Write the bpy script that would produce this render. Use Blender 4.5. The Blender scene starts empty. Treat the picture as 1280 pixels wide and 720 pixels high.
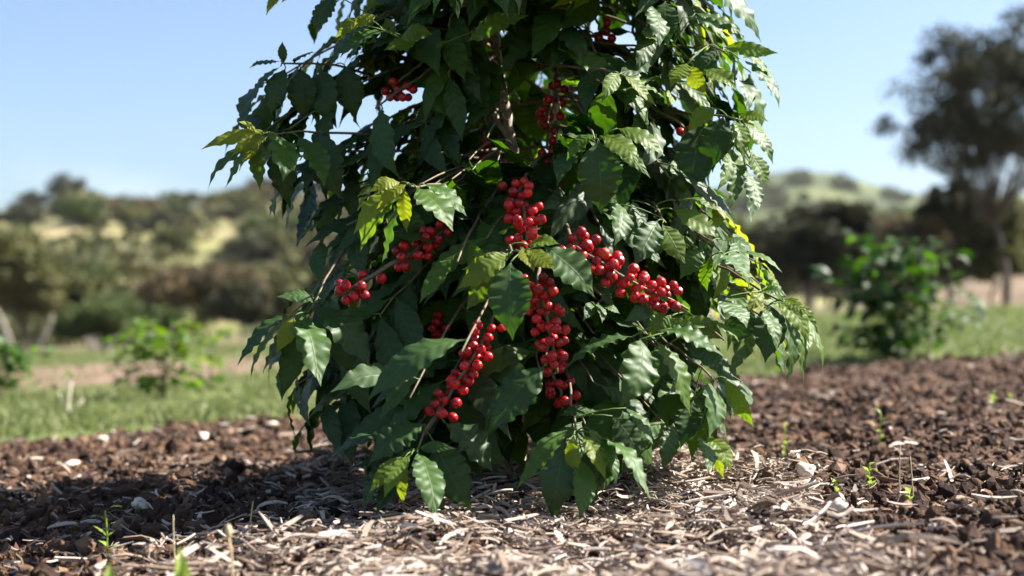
import bpy, math, random
import numpy as np
from mathutils import Vector
R = random.Random(7)
rng = np.random.default_rng(11)
sc = bpy.context.scene
col = sc.collection
F = 1778.0                      # focal length in 1280-px units (50 mm)
H = 0.27                        # camera height
SL = 0.05                       # the plot climbs gently to the right

def P(px, py, d):
    """point at distance d that sits on the line of sight of photo position px, py"""
    return np.array([(px-640)/F*d, d, H-(py-400)/F*d])
def proj(p):
    return 640+p[0]/p[1]*F, 400-(p[2]-H)/p[1]*F
def nrm(v):
    v = np.asarray(v, float); return v/(np.linalg.norm(v)+1e-12)

# ------------------------------------------------------------------ noise
def _hash(ix, iy, seed):
    h = (ix.astype(np.int64)*374761393 + iy.astype(np.int64)*668265263 + seed*1442695041) & 0xffffffff
    h = ((h ^ (h >> 13))*1274126177) & 0xffffffff
    return ((h ^ (h >> 16)) & 0xffffff)/float(0xffffff)
def vnoise(x, y, seed=0):
    ix = np.floor(x); iy = np.floor(y); fx = x-ix; fy = y-iy
    fx = fx*fx*(3-2*fx); fy = fy*fy*(3-2*fy)
    a = _hash(ix, iy, seed); b = _hash(ix+1, iy, seed); c = _hash(ix, iy+1, seed); d = _hash(ix+1, iy+1, seed)
    return (a*(1-fx)+b*fx)*(1-fy)+(c*(1-fx)+d*fx)*fy
def fbm(x, y, oct=4, seed=0):
    x = np.asarray(x, float); y = np.asarray(y, float)
    s = 0; a = .5
    for i in range(oct):
        s = s+a*vnoise(x*2**i+17.3*i, y*2**i-9.1*i, seed+i); a *= .5
    return s/(1-.5**oct)-.5
def sstep(a, b, x):
    t = np.clip((x-a)/(b-a), 0, 1); return t*t*(3-2*t)

# ------------------------------------------------------------------ mesh helpers
class Acc:
    def __init__(s): s.v=[]; s.f=[]; s.n=0; s.uv=[]; s.at=[]
    def add(s, v, f, uv=None, at=0.):
        v = np.asarray(v, float); f = np.asarray(f, int)
        s.v.append(v); s.f.append(f+s.n); s.n += len(v)
        s.uv.append(uv if uv is not None else np.zeros((len(v), 2)))
        s.at.append(np.full(len(v), at) if np.isscalar(at) else np.asarray(at))
def make_mesh(name, acc, mat, smooth=True, off=(0, 0, 0)):
    V = np.concatenate(acc.v)-np.asarray(off); UV = np.concatenate(acc.uv); AT = np.concatenate(acc.at)
    me = bpy.data.meshes.new(name)
    me.vertices.add(len(V)); me.vertices.foreach_set('co', V.astype(np.float32).ravel())
    loops = np.concatenate([f.ravel() for f in acc.f])
    tot = np.concatenate([np.full(len(f), f.shape[1]) for f in acc.f])
    st = np.concatenate([[0], np.cumsum(tot)[:-1]])
    me.loops.add(len(loops)); me.loops.foreach_set('vertex_index', loops.astype(np.int32))
    me.polygons.add(len(tot)); me.polygons.foreach_set('loop_start', st.astype(np.int32))
    me.polygons.foreach_set('loop_total', tot.astype(np.int32))
    me.polygons.foreach_set('use_smooth', np.full(len(tot), smooth))
    uvl = me.uv_layers.new(name='UVMap'); uvl.data.foreach_set('uv', UV[loops].astype(np.float32).ravel())
    a = me.attributes.new('tint', 'FLOAT', 'POINT'); a.data.foreach_set('value', AT.astype(np.float32))
    me.update(calc_edges=True); me.validate()
    if mat: me.materials.append(mat)
    return me
def obj(name, acc, mat, parent=None, smooth=True, off=(0, 0, 0)):
    me = make_mesh(name, acc, mat, smooth, off) if isinstance(acc, Acc) else acc
    o = bpy.data.objects.new(name, me); col.objects.link(o)
    if parent is not None: o.parent = parent
    return o
def tag(o, label=None, cat=None, group=None, kind=None):
    if label: o['label'] = label
    if cat: o['category'] = cat
    if group: o['group'] = group
    if kind: o['kind'] = kind
    return o
def empty(name, loc):
    o = bpy.data.objects.new(name, None); col.objects.link(o); o.location = Vector(loc); o.empty_display_size = .1
    return o
def tube(acc, pts, rad, seg=7, at=0.):
    pts = [np.asarray(p, float) for p in pts]; n = len(pts)
    rad = [rad]*n if np.isscalar(rad) else rad
    V = []; UV = []; up = np.array([.3, .2, 1.]); L = 0
    for i, p in enumerate(pts):
        t = nrm(pts[min(i+1, n-1)]-pts[max(i-1, 0)])
        a = np.cross(t, up)
        if np.linalg.norm(a) < .05: a = np.cross(t, [1, 0, 0])
        a = nrm(a); b = np.cross(t, a)
        if i: L += np.linalg.norm(p-pts[i-1])
        for k in range(seg):
            th = 2*math.pi*k/seg
            V.append(p+rad[i]*(math.cos(th)*a+math.sin(th)*b)); UV.append((k/seg, L))
    Fc = [[i*seg+k, i*seg+(k+1) % seg, (i+1)*seg+(k+1) % seg, (i+1)*seg+k] for i in range(n-1) for k in range(seg)]
    acc.add(V, Fc, np.array(UV), at)
    V2 = [pts[-1]+nrm(pts[-1]-pts[-2])*rad[-1]*.5]
    m = acc.n-n*seg+(n-1)*seg
    acc.v.append(np.array(V2)); acc.uv.append(np.zeros((1, 2))); acc.at.append(np.full(1, float(at)))
    acc.f.append(np.array([[m+k, m+(k+1) % seg, acc.n] for k in range(seg)])); acc.n += 1
def bez(a, b, c, n):
    a, b, c = map(np.asarray, (a, b, c))
    return [(1-t)**2*a+2*t*(1-t)*b+t*t*c for t in np.linspace(0, 1, n)]

# ------------------------------------------------------------------ materials
def mat(name):
    m = bpy.data.materials.new(name); m.use_nodes = True
    nt = m.node_tree; nt.nodes.clear()
    return m, nt
def N(nt, t, **kw):
    n = nt.nodes.new(t)
    for k, v in kw.items():
        if k in n.inputs: n.inputs[k].default_value = v
        else: setattr(n, k, v)
    return n
def ramp(nt, stops, fac=None, interp='LINEAR'):
    n = nt.nodes.new('ShaderNodeValToRGB'); cr = n.color_ramp; cr.interpolation = interp
    while len(cr.elements) < len(stops): cr.elements.new(.5)
    for e, (p, c) in zip(cr.elements, stops):
        e.position = p; e.color = (c[0], c[1], c[2], 1) if not np.isscalar(c) else (c, c, c, 1)
    if fac is not None: nt.links.new(fac, n.inputs[0])
    return n
def mth(nt, op, a, b=None, c=None, clamp=False):
    n = nt.nodes.new('ShaderNodeMath'); n.operation = op; n.use_clamp = clamp
    for i, x in enumerate((a, b, c)):
        if x is None: continue
        if isinstance(x, (int, float)): n.inputs[i].default_value = x
        else: nt.links.new(x, n.inputs[i])
    return n.outputs[0]
def mix(nt, f, a, b, mode='MIX'):
    n = nt.nodes.new('ShaderNodeMix'); n.data_type = 'RGBA'; n.blend_type = mode
    for i, x in ((0, f), (6, a), (7, b)):
        if isinstance(x, (int, float)): n.inputs[i].default_value = x
        elif isinstance(x, tuple): n.inputs[i].default_value = (*x, 1)
        else: nt.links.new(x, n.inputs[i])
    return n.outputs[2]
def attr(nt, name='tint'):
    return N(nt, 'ShaderNodeAttribute', attribute_name=name).outputs['Fac']
def noise(nt, scale, detail=4, rough=.6, vec=None, out='Fac'):
    n = N(nt, 'ShaderNodeTexNoise', Scale=scale, Detail=detail, Roughness=rough)
    if vec is None: vec = N(nt, 'ShaderNodeTexCoord').outputs['Object']
    nt.links.new(vec, n.inputs['Vector']); return n.outputs[out]

def leaf_material(name, dull=1.0, far=False):
    """glossy upper side, paler matt underside, light passing through; tint 0 = old and dark, 1 = new and yellow"""
    m, nt = mat(name); L = nt.links.new
    t = attr(nt)
    base = ramp(nt, [(0, (.002, .009, .004)), (.18, (.007, .026, .002)), (.35, (.038, .100, .002)), (.55, (.115, .19, .003)), (.8, (.28, .34, .008)), (1, (.50, .46, .014))], t)
    tr = ramp(nt, [(0, (.01, .035, .003)), (.18, (.03, .10, .002)), (.35, (.08, .20, .004)), (.55, (.18, .33, .006)), (.8, (.30, .37, .008)), (1, (.42, .38, .012))], t)
    uv = N(nt, 'ShaderNodeUVMap').outputs[0]
    sp = N(nt, 'ShaderNodeSeparateXYZ'); L(uv, sp.inputs[0])
    v = mth(nt, 'ABSOLUTE', mth(nt, 'MULTIPLY_ADD', sp.outputs[1], 2., -1.))
    u = sp.outputs[0]
    ph = mth(nt, 'SUBTRACT', mth(nt, 'MULTIPLY', u, 9.), mth(nt, 'MULTIPLY', v, 1.15))
    fr = mth(nt, 'FRACT', mth(nt, 'ADD', ph, 10.))
    dv = mth(nt, 'ABSOLUTE', mth(nt, 'SUBTRACT', fr, .5))           # 0 on a side vein
    side = mth(nt, 'SUBTRACT', 1., mth(nt, 'MULTIPLY', dv, 11.), clamp=True)
    mid = mth(nt, 'SUBTRACT', 1., mth(nt, 'MULTIPLY', v, 22.), clamp=True)
    vein = mth(nt, 'MAXIMUM', mid, mth(nt, 'MULTIPLY', side, .30))
    nz = noise(nt, 60, 3)
    nz2 = noise(nt, 14, 2)
    bc = mix(nt, mth(nt, 'MULTIPLY', nz2, .25), base.outputs[0], (.018, .05, .012))
    bc = mix(nt, .25, bc, mix(nt, nz, (.55, .55, .55), (1.35, 1.35, 1.35)), 'MULTIPLY')
    sptm = N(nt, 'ShaderNodeMath', operation='GREATER_THAN'); L(noise(nt, 55, 3), sptm.inputs[0]); sptm.inputs[1].default_value = .70
    bc = mix(nt, mth(nt, 'MULTIPLY', sptm.outputs[0], .6), bc, (.10, .065, .02))
    veincol = mix(nt, .5, base.outputs[0], (.22, .32, .08))
    bc = mix(nt, mth(nt, 'MULTIPLY', vein, .65), bc, veincol)
    geo = N(nt, 'ShaderNodeNewGeometry')
    under = mix(nt, .4, bc, (.07, .14, .035))
    bc = mix(nt, geo.outputs['Backfacing'], bc, under)
    # relief: blade puckers up between the sunken side veins
    h = mth(nt, 'ADD', mth(nt, 'MULTIPLY', mth(nt, 'COSINE', mth(nt, 'MULTIPLY', dv, 6.283)), -.5), mth(nt, 'MULTIPLY', mid, -.7))
    h = mth(nt, 'ADD', h, mth(nt, 'MULTIPLY', noise(nt, 420, 2), .08))
    bp = N(nt, 'ShaderNodeBump', Strength=.33, Distance=.0013); L(h, bp.inputs['Height'])
    pb = N(nt, 'ShaderNodeBsdfPrincipled', Roughness=.36)
    pb.inputs['Specular IOR Level'].default_value = .4
    L(bc, pb.inputs['Base Color']); L(bp.outputs[0], pb.inputs['Normal'])
    rg = mth(nt, 'MULTIPLY_ADD', nz, .16, .15)
    rg = mth(nt, 'MULTIPLY_ADD', geo.outputs['Backfacing'], .3, rg)
    L(rg, pb.inputs['Roughness'])
    tl = N(nt, 'ShaderNodeBsdfTranslucent'); L(mix(nt, mth(nt, 'MULTIPLY', vein, .4), tr.outputs[0], base.outputs[0]), tl.inputs['Color'])
    L(bp.outputs[0], tl.inputs['Normal'])
    ad = N(nt, 'ShaderNodeMixShader'); L(mth(nt, 'MULTIPLY_ADD', t, .35, .26), ad.inputs[0])
    L(pb.outputs[0], ad.inputs[1]); L(tl.outputs[0], ad.inputs[2])
    o = N(nt, 'ShaderNodeOutputMaterial'); L(ad.outputs[0], o.inputs[0])
    return m
def simple(name, stops, scale=20, rough=.9, bump=.3, bdist=.003, bscale=None, use_tint=False, spec=.3, tl=None, detail=5):
    m, nt = mat(name); L = nt.links.new
    n1 = noise(nt, scale, detail)
    fac = n1
    if use_tint:
        fac = mth(nt, 'ADD', mth(nt, 'MULTIPLY', n1, .35), mth(nt, 'MULTIPLY', attr(nt), .8), clamp=True)
    c = ramp(nt, stops, fac)
    pb = N(nt, 'ShaderNodeBsdfPrincipled', Roughness=rough); pb.inputs['Specular IOR Level'].default_value = spec
    L(c.outputs[0], pb.inputs['Base Color'])
    if bump:
        bp = N(nt, 'ShaderNodeBump', Strength=bump, Distance=bdist); L(noise(nt, bscale or scale*4, 5), bp.inputs['Height']); L(bp.outputs[0], pb.inputs['Normal'])
    o = N(nt, 'ShaderNodeOutputMaterial')
    if tl:
        t = N(nt, 'ShaderNodeBsdfTranslucent'); t.inputs[0].default_value = (*tl, 1)
        ms = N(nt, 'ShaderNodeMixShader'); ms.inputs[0].default_value = .3
        L(pb.outputs[0], ms.inputs[1]); L(t.outputs[0], ms.inputs[2]); L(ms.outputs[0], o.inputs[0])
    else: L(pb.outputs[0], o.inputs[0])
    return m
LEAF = leaf_material('coffee_leaf')
BARK = simple('pale_bark', [(.3, (.22, .16, .115)), (.5, (.42, .34, .26)), (.7, (.6, .52, .43))], 70, .85, .6, .002)
TWIG = simple('twig_bark', [(.1, (.10, .075, .045)), (.3, (.22, .17, .10)), (.45, (.26, .22, .12)), (.8, (.07, .13, .02)), (1, (.11, .19, .03))], 90, .6, .3, .001, use_tint=True)
SOIL_ST = [(.2, (.020, .010, .006)), (.42, (.055, .028, .017)), (.62, (.125, .068, .036)), (.85, (.23, .14, .085)), (1, (.38, .28, .22))]
SOIL = simple('bed_soil', SOIL_ST, 25, .95, 1, .012, 60)
CLOD = simple('clod_soil', SOIL_ST, 45, .93, .9, .004, 160, use_tint=True)
CHIP = simple('wood_chip', [(.1, (.07, .044, .031)), (.35, (.21, .15, .11)), (.58, (.39, .315, .255)), (.8, (.56, .49, .43)), (1, (.70, .65, .60))], 60, .8, .5, .0015, 220, use_tint=True)
STONE = simple('pale_stone', [(.3, (.52, .40, .30)), (.7, (.72, .62, .52))], 40, .7, .3, .002)

def cherry_material():
    m, nt = mat('ripe_cherry_skin'); L = nt.links.new
    oi = N(nt, 'ShaderNodeObjectInfo').outputs['Random']
    f = mth(nt, 'MULTIPLY_ADD', attr(nt), .6, mth(nt, 'MULTIPLY', oi, .4))
    c = ramp(nt, [(0, (.09, .002, .008)), (.3, (.34, .003, .012)), (.7, (.50, .005, .016)), (.9, (.58, .016, .018)), (1, (.56, .08, .02))], f)
    uv = N(nt, 'ShaderNodeUVMap').outputs[0]; sp = N(nt, 'ShaderNodeSeparateXYZ'); L(uv, sp.inputs[0])
    cap = mth(nt, 'GREATER_THAN', sp.outputs[1], .94)
    base = mix(nt, mth(nt, 'MULTIPLY', sstep_node(nt, sp.outputs[1], .0, .2), .55), (.5, .10, .04), c.outputs[0])
    base = mix(nt, mth(nt, 'MULTIPLY', noise(nt, 130, 3), .35), c.outputs[0], base)
    base = mix(nt, cap, base, (.05, .02, .01))
    pb = N(nt, 'ShaderNodeBsdfPrincipled', Roughness=.3); L(base, pb.inputs['Base Color'])
    L(mth(nt, 'MULTIPLY_ADD', noise(nt, 90, 3), .25, .14), pb.inputs['Roughness'])
    pb.inputs['Subsurface Weight'].default_value = .12; pb.inputs['Subsurface Radius'].default_value = (.006, .001, .001)
    pb.inputs['Specular IOR Level'].default_value = .45
    bp = N(nt, 'ShaderNodeBump', Strength=.15, Distance=.001); L(noise(nt, 300, 3), bp.inputs['Height']); L(bp.outputs[0], pb.inputs['Normal'])
    o = N(nt, 'ShaderNodeOutputMaterial'); L(pb.outputs[0], o.inputs[0]); return m
def sstep_node(nt, x, a, b):
    n = nt.nodes.new('ShaderNodeMapRange'); n.interpolation_type = 'SMOOTHSTEP'
    nt.links.new(x, n.inputs[0]); n.inputs[1].default_value = a; n.inputs[2].default_value = b; return n.outputs[0]
CHERRY = cherry_material()

# ------------------------------------------------------------------ sun direction
EL, AZ = math.radians(44), math.radians(-13)
S = np.array([math.cos(EL)*math.cos(AZ), -math.cos(EL)*math.sin(AZ), math.sin(EL)])

# ------------------------------------------------------------------ ground heights
def plane_z(x, y):
    x = np.clip(x, -70, 70); return SL*x*1.0
E0, E1 = np.array([-1.46, 4.07]), np.array([2.48, 6.9])
def edge_d(x, y):
    """signed distance from the back edge of the bed, positive inside"""
    d = nrm(E1-E0); n = np.array([d[1], -d[0]])
    return (x-E0[0])*n[0]+(y-E0[1])*n[1]+fbm(np.asarray(x)*1.9, np.asarray(y)*1.9, 4, 5)*.55
def bed_z(x, y):
    e = edge_d(x, y)
    z = plane_z(x, y)+.035*sstep(-.05, .3, e)-.05*sstep(.02, -.25, e)
    z = z+fbm(x*2.2, y*2.2, 3, 2)*.05*sstep(-.1, .5, e)+fbm(x*9, y*9, 4, 8)*.055*sstep(-.1, .2, e)
    z = z+.025*np.exp(-((x-.02)**2+(y-2.3)**2)/.25)-.035
    return z
def grid(xs, ys, zf):
    X, Y = np.meshgrid(xs, ys); V = np.stack([X, Y, zf(X, Y)], -1).reshape(-1, 3)
    nx, ny = len(xs), len(ys); i = np.arange((nx-1)*(ny-1)); r = i//(nx-1); c = i % (nx-1); a = r*nx+c
    return V, np.stack([a, a+1, a+nx+1, a+nx], 1)
# grass field: one sheet that reaches past the hills
m, nt = mat('meadow'); L = nt.links.new
tc = N(nt, 'ShaderNodeTexCoord').outputs['Object']
g = ramp(nt, [(.3, (.07, .095, .028)), (.55, (.12, .145, .045)), (.75, (.20, .19, .09))], noise(nt, 1.3, 6, .65, tc))
dirt = ramp(nt, [(.3, (.14, .085, .06)), (.7, (.27, .185, .14))], noise(nt, 2.5, 5, .6, tc))
sp = N(nt, 'ShaderNodeSeparateXYZ'); L(tc, sp.inputs[0])
# a bare earth strip crosses the meadow behind the first grass on the left, patches of dry ground farther off
yy = mth(nt, 'ADD', sp.outputs[1], mth(nt, 'MULTIPLY', noise(nt, .35, 3, .5, tc), 3.))
strip = mth(nt, 'MULTIPLY', sstep_node(nt, yy, 9.3, 10.2), mth(nt, 'SUBTRACT', 1., sstep_node(nt, yy, 17., 19.)))
strip = mth(nt, 'MULTIPLY', strip, mth(nt, 'SUBTRACT', 1., sstep_node(nt, sp.outputs[0], -2.5, 0.)))
far = mth(nt, 'MULTIPLY', sstep_node(nt, yy, 27., 34.), sstep_node(nt, noise(nt, .12, 3, .5, tc), .35, .6))
dm = mth(nt, 'MAXIMUM', mth(nt, 'MULTIPLY', strip, sstep_node(nt, noise(nt, .9, 4, .6, tc), .28, .5)), far)
nearb = ramp(nt, [(.3, (.06, .035, .022)), (.7, (.16, .10, .07))], noise(nt, 20, 5, .6, tc))
pb = N(nt, 'ShaderNodeBsdfPrincipled', Roughness=.95); L(mix(nt, dm, g.outputs[0], dirt.outputs[0]), pb.inputs['Base Color'])
pb.inputs['Specular IOR Level'].default_value = .15
bp = N(nt, 'ShaderNodeBump', Strength=.8, Distance=.03); L(noise(nt, 25, 5, .6, tc), bp.inputs['Height']); L(bp.outputs[0], pb.inputs['Normal'])
o = N(nt, 'ShaderNodeOutputMaterial'); L(pb.outputs[0], o.inputs[0]); MEADOW = m
def meadow_z(x, y):
    ins = sstep(.1, .5, edge_d(x, y))
    return plane_z(x, y)-.005+fbm(x*.5, y*.5, 3, 3)*.06-.14*ins
def nonuni(a, b, n, p=2.5):
    t = np.linspace(-1, 1, n); return (np.sign(t)*np.abs(t)**p*(b-a)/2)
acc = Acc(); ys = np.concatenate([np.linspace(-30, 0, 8)[:-1], np.linspace(0, 12, 100)[:-1], 12+588*np.linspace(0, 1, 90)**2.2])
xs = nonuni(-700, 700, 241, 3.5); V, Fc = grid(xs, ys, meadow_z); acc.add(V, Fc)
tag(obj('ground', acc, MEADOW), kind='structure')
acc = Acc(); V, Fc = grid(np.arange(-2.8, 4.2, .022), np.arange(.2, 8.6, .024), bed_z)
acc.add(V, Fc); tag(obj('soil_bed', acc, SOIL), kind='structure')

# ------------------------------------------------------------------ leaves
PROF_U = np.array([0, .03, .07, .15, .28, .42, .56, .70, .80, .87, .92, .96, 1.])
PROF_W = np.array([.035, .05, .16, .50, .86, 1., .97, .74, .46, .25, .12, .06, .0])
def leaf_geo(B, T, nh, w, nu=26, nv=8, bow=.14, fold=.22, wave=.10, sag=None, twist=0., seed=0, wf=3.5):
    """blade from base B to tip T; nh = the way its upper side faces; w = half width in metres"""
    r = random.Random(seed); B = np.asarray(B, float); T = np.asarray(T, float)
    ax = T-B; Ln = np.linalg.norm(ax); t = ax/Ln; wave = wave*min(1., Ln/.09)
    n = nrm(nh); n = nrm(n-t*np.dot(n, t)); s = np.cross(n, t)
    u = np.linspace(0, 1, nu); v = np.linspace(-1, 1, nv+1)
    W = np.interp(u, PROF_U, PROF_W)*w
    lat = r.uniform(-.05, .05)*Ln
    cen = B+np.outer(u, ax)+np.outer(4*u*(1-u)*bow*Ln+.02*Ln*np.sin(u*9+r.random()*6)*u, n)+np.outer(np.sin(u*math.pi)*lat, s)
    tw = twist*u
    U, Vv = np.meshgrid(u, v, indexing='ij')
    p1, p2 = r.random()*6.28, r.random()*6.28
    off = fold*np.abs(Vv)*W[:, None]*(.6+.4*np.cos(U*5+p1))
    off += -.25*Vv**2*W[:, None]*.5
    phs = np.where(Vv > 0, p1, p2)
    edge = np.abs(Vv)**2.2*np.minimum(W[:, None]/w*1.3, 1)
    off += edge*wave*w*(np.sin(U*6.283*wf+phs)+.35*np.sin(U*6.283*wf*1.7+phs*2.1))
    off += np.abs(Vv)*(1-.3*np.abs(Vv))*.02*w*np.cos((U*9-1.15*np.abs(Vv))*6.283)*np.minimum(W[:, None]/w, 1)
    shr = 1-.05*edge*(1+np.sin(U*6.283*wf+phs+1.3))
    side = Vv*W[:, None]*shr
    ca, sa = np.cos(tw)[:, None], np.sin(tw)[:, None]
    a = side*ca-off*sa; b = side*sa+off*ca
    V = cen[:, None, :]+a[..., None]*s+b[..., None]*n
    UV = np.stack([U, (Vv+1)/2], -1).reshape(-1, 2)
    m_ = nv+1; i = np.arange((nu-1)*nv); rr = i//nv; cc = i % nv; q = rr*m_+cc
    return V.reshape(-1, 3), np.stack([q, q+1, q+m_+1, q+m_], 1), UV

# ------------------------------------------------------------------ the coffee bush
BASE = np.array([.03, 2.3, float(bed_z(np.array(.03), np.array(2.3)))])
bush = empty('coffee_bush', BASE)
tag(bush, 'tall glossy coffee bush in front, hung with clusters of ripe red cherries', 'coffee bush')
def stem(pts, r0, r1, name='stem'):
    a = Acc(); Pp = []
    for i in range(len(pts)-1):
        for k in range(5): Pp.append(pts[i]*(1-k/5)+pts[i+1]*k/5+np.array([R.uniform(-1, 1), R.uniform(-1, 1), 0])*.0018)
    Pp.append(pts[-1]); n = len(Pp)
    rr = [(r0+(r1-r0)*i/n)*(1+(.22 if i % 5 == 0 else 0)+R.uniform(-.06, .06)) for i in range(n)]
    tube(a, Pp, rr, 9); return obj(name, a, BARK, bush, off=BASE)
s1 = [BASE+[-.02, 0, -.03], P(655, 450, 2.3), P(646, 300, 2.29), P(641, 190, 2.27), P(628, 110, 2.27), P(618, 50, 2.28), P(606, -20, 2.3), P(600, -260, 2.32), P(615, -420, 2.33)]
s2 = [BASE+[.03, .02, -.03], P(676, 450, 2.33), P(684, 300, 2.34), P(690, 200, 2.33), P(694, 110, 2.31), P(700, 50, 2.31), P(712, -40, 2.32), P(730, -300, 2.32)]
s3 = [P(640, 185, 2.275), P(622, 150, 2.26), P(602, 110, 2.25), P(590, 60, 2.25), P(575, -60, 2.25), P(560, -200, 2.27)]
stem(s1, .0105, .005); stem(s2, .009, .0045); stem(s3, .0045, .003)
STEMS = [s1, s2]
def stem_at(z, k):
    s = STEMS[k]
    zs = [p[2] for p in s]; z = min(max(z, zs[0]), zs[-1])
    return np.array([np.interp(z, zs, [p[j] for p in s]) for j in range(3)])

# outline of the crown, photo rows -> left and right limits
ENV = [(-420, 540, 760), (-300, 440, 860), (-150, 370, 930), (-40, 395, 905), (0, 395, 905), (45, 400, 955), (80, 330, 972), (135, 315, 972), (160, 262, 968), (225, 262, 962),
       (245, 335, 955), (285, 332, 935), (305, 350, 925), (330, 400, 970), (372, 385, 975), (395, 318, 1010), (460, 300, 1026), (480, 330, 985), (520, 362, 935), (570, 368, 925), (592, 420, 912), (615, 450, 812), (652, 500, 745), (660, 600, 700)]
ey = [e[0] for e in ENV]
def inside(p, slack=0):
    x, y = proj(p)
    if y > 660: return False
    a = np.interp(y, ey, [e[1] for e in ENV])-slack; b = np.interp(y, ey, [e[2] for e in ENV])+slack
    return a <= x <= b
def depth_limits(y):
    hw = (np.interp(y, ey, [e[2] for e in ENV])-np.interp(y, ey, [e[1] for e in ENV]))/2/F*2.3
    return 2.3-hw*.9, 2.3+hw*.95

# ---- cherries: polylines through photo positions, depth, number, spread
CL = [
 ('a', [(716, 306, 1.90), (760, 335, 1.885), (800, 358, 1.885), (838, 374, 1.90)], 70, .0175),
 ('b', [(672, 352, 1.90), (682, 390, 1.885), (690, 425, 1.885), (694, 448, 1.89)], 40, .0165),
 ('c', [(648, 240, 1.98), (655, 265, 1.94), (658, 300, 1.93)], 36, .021),
 ('d', [(612, 412, 1.95), (594, 440, 1.92), (575, 475, 1.90), (548, 515, 1.89)], 36, .0155),
 ('e', [(428, 366, 1.92), (452, 352, 1.93), (475, 338, 1.95)], 9, .0145),
 ('e2', [(500, 326, 1.97), (525, 308, 1.99), (552, 290, 2.01)], 20, .0145),
 ('f', [(690, 465, 1.95), (700, 490, 1.95), (703, 510, 1.96)], 14, .016),
 ('g', [(694, 108, 2.2), (690, 140, 2.2), (686, 158, 2.21)], 15, .016),
 ('h', [(684, 184, 2.2), (690, 190, 2.2)], 6, .014),
 ('i', [(492, 106, 2.15), (506, 122, 2.15)], 12, .016),
 ('j', [(540, 410, 2.08), (552, 402, 2.08)], 5, .014),
 ('k', [(856, 158, 2.1), (858, 164, 2.1)], 3, .012),
 ('l', [(600, 188, 2.2), (612, 190, 2.2)], 4, .014),
 ('m', [(750, 36, 2.2), (760, 34, 2.2)], 4, .014),
]
def sphere_geo(nu=18, nv=12, seed=0):
    r = random.Random(seed); V = []; UV = []
    for j in range(nv+1):
        th = math.pi*j/nv
        for i in range(nu):
            ph = 2*math.pi*i/nu; z = -math.cos(th); q = math.sin(th)
            if j >= nv-1: z -= .07*(j-nv+2)
            V.append((q*math.cos(ph)*(1+r.uniform(-.012, .012)), q*math.sin(ph)*(1+r.uniform(-.012, .012)), z*1.06)); UV.append((i/nu, j/nv))
    Fc = [[j*nu+i, j*nu+(i+1) % nu, (j+1)*nu+(i+1) % nu, (j+1)*nu+i] for j in range(nv) for i in range(nu)]
    return np.array(V), np.array(Fc), np.array(UV)
cherry_meshes = []
for k in range(8):
    a = Acc(); v, f, uv = sphere_geo(seed=k); a.add(v*np.array([1, .93+.02*k % .1, 1]), f, uv, k/7.); me = make_mesh('cherry', a, CHERRY); cherry_meshes.append(me)
OCC = []            # points that fill leaves keep clear of, towards the lens and the sun
n_ind = 0; restc = Acc()
for name, pl, cnt, spread in CL:
    pts = [P(*q) for q in pl]; a = Acc()
    lead = pts[0]; st = stem_at(lead[2]+.09, 1 if pl[0][0] > 640 else 0)
    if name in ('e',): st = P(*CL[5][1][0])
    if name in ('e',):
        path = [P(415, 373, 1.915)]+pts+[st]
        path = path[::-1]
    elif name == 'e2':
        st = stem_at(pts[-1][2]+.06, 0); path = bez(st, (st+pts[-1])/2+[0, 0, .03], pts[-1], 8)[:-1]+pts[::-1]
    else:
        path = bez(st, (st+lead)/2+[0, -.02, .04], lead, 8)[:-1]+pts
    if name in 'abd':
        dlt = pts[-1]-pts[-2]; path.append(pts[-1]+dlt*.6+[0, 0, -.004])
    fine = []
    for i in range(len(path)-1):
        for k in range(3): fine.append(path[i]*(1-k/3)+path[i+1]*k/3+np.array([R.gauss(0, .0008), R.gauss(0, .0008), R.gauss(0, .0008)]))
    fine.append(path[-1])
    tube(a, fine, [.0034-.0016*i/len(fine) for i in range(len(fine))], 7)
    seglen = [np.linalg.norm(pts[i+1]-pts[i]) for i in range(len(pts)-1)]; TL = sum(seglen)
    nn = max(2, round(TL/.021))
    placed = []
    tries = 0
    while len(placed) < cnt and tries < 5000:
        tries += 1
        t = (round(R.random()*nn)/nn)*TL+R.gauss(0, .0035); t = min(max(t, -.004), TL+.004)
        k = 0; tt = t
        while k < len(seglen)-1 and tt > seglen[k]: tt -= seglen[k]; k += 1
        c = pts[k]+(pts[k+1]-pts[k])*(tt/seglen[k]); tg = nrm(pts[k+1]-pts[k])
        d = np.array([R.gauss(0, 1), R.gauss(-.25, 1), R.gauss(0, 1)]); d = nrm(d-tg*np.dot(d, tg))
        rc = .0070*R.uniform(.84, 1.1)
        q = c+d*(rc+.002+R.random()**1.4*(spread-rc+.0035))
        if any(np.linalg.norm(q-p0) < (rc+r0)*.90 for p0, r0, _ in placed): continue
        placed.append((q, rc, c))
    co = obj('cherry_cluster', a, TWIG, bush, off=BASE)
    for q, rc, c in placed:
        OCC.append((q, name in ('a', 'b', 'd', 'e', 'f')))
        ax = nrm(q-c+np.array([R.gauss(0, .003), R.gauss(0, .003), R.gauss(0, .003)]))
        big = name in ('a', 'b', 'c', 'd', 'e') and q[1] < c[1]+.004 and n_ind < 104
        quat = Vector(ax).to_track_quat('Z', 'Y')
        if big:
            n_ind += 1
            o = bpy.data.objects.new('cherry', R.choice(cherry_meshes)); col.objects.link(o); o.parent = co
            o.location = Vector(q-BASE); o.rotation_mode = 'QUATERNION'; o.rotation_quaternion = quat; o.scale = (rc, rc, rc)
        else:
            v, f, uv = sphere_geo(14, 10, 3); M = np.array(quat.to_matrix())
            restc.add((v*rc)@M.T+q, f, uv, R.random())
tag(obj('cherries', restc, CHERRY, bush, off=BASE), kind='stuff')

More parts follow.
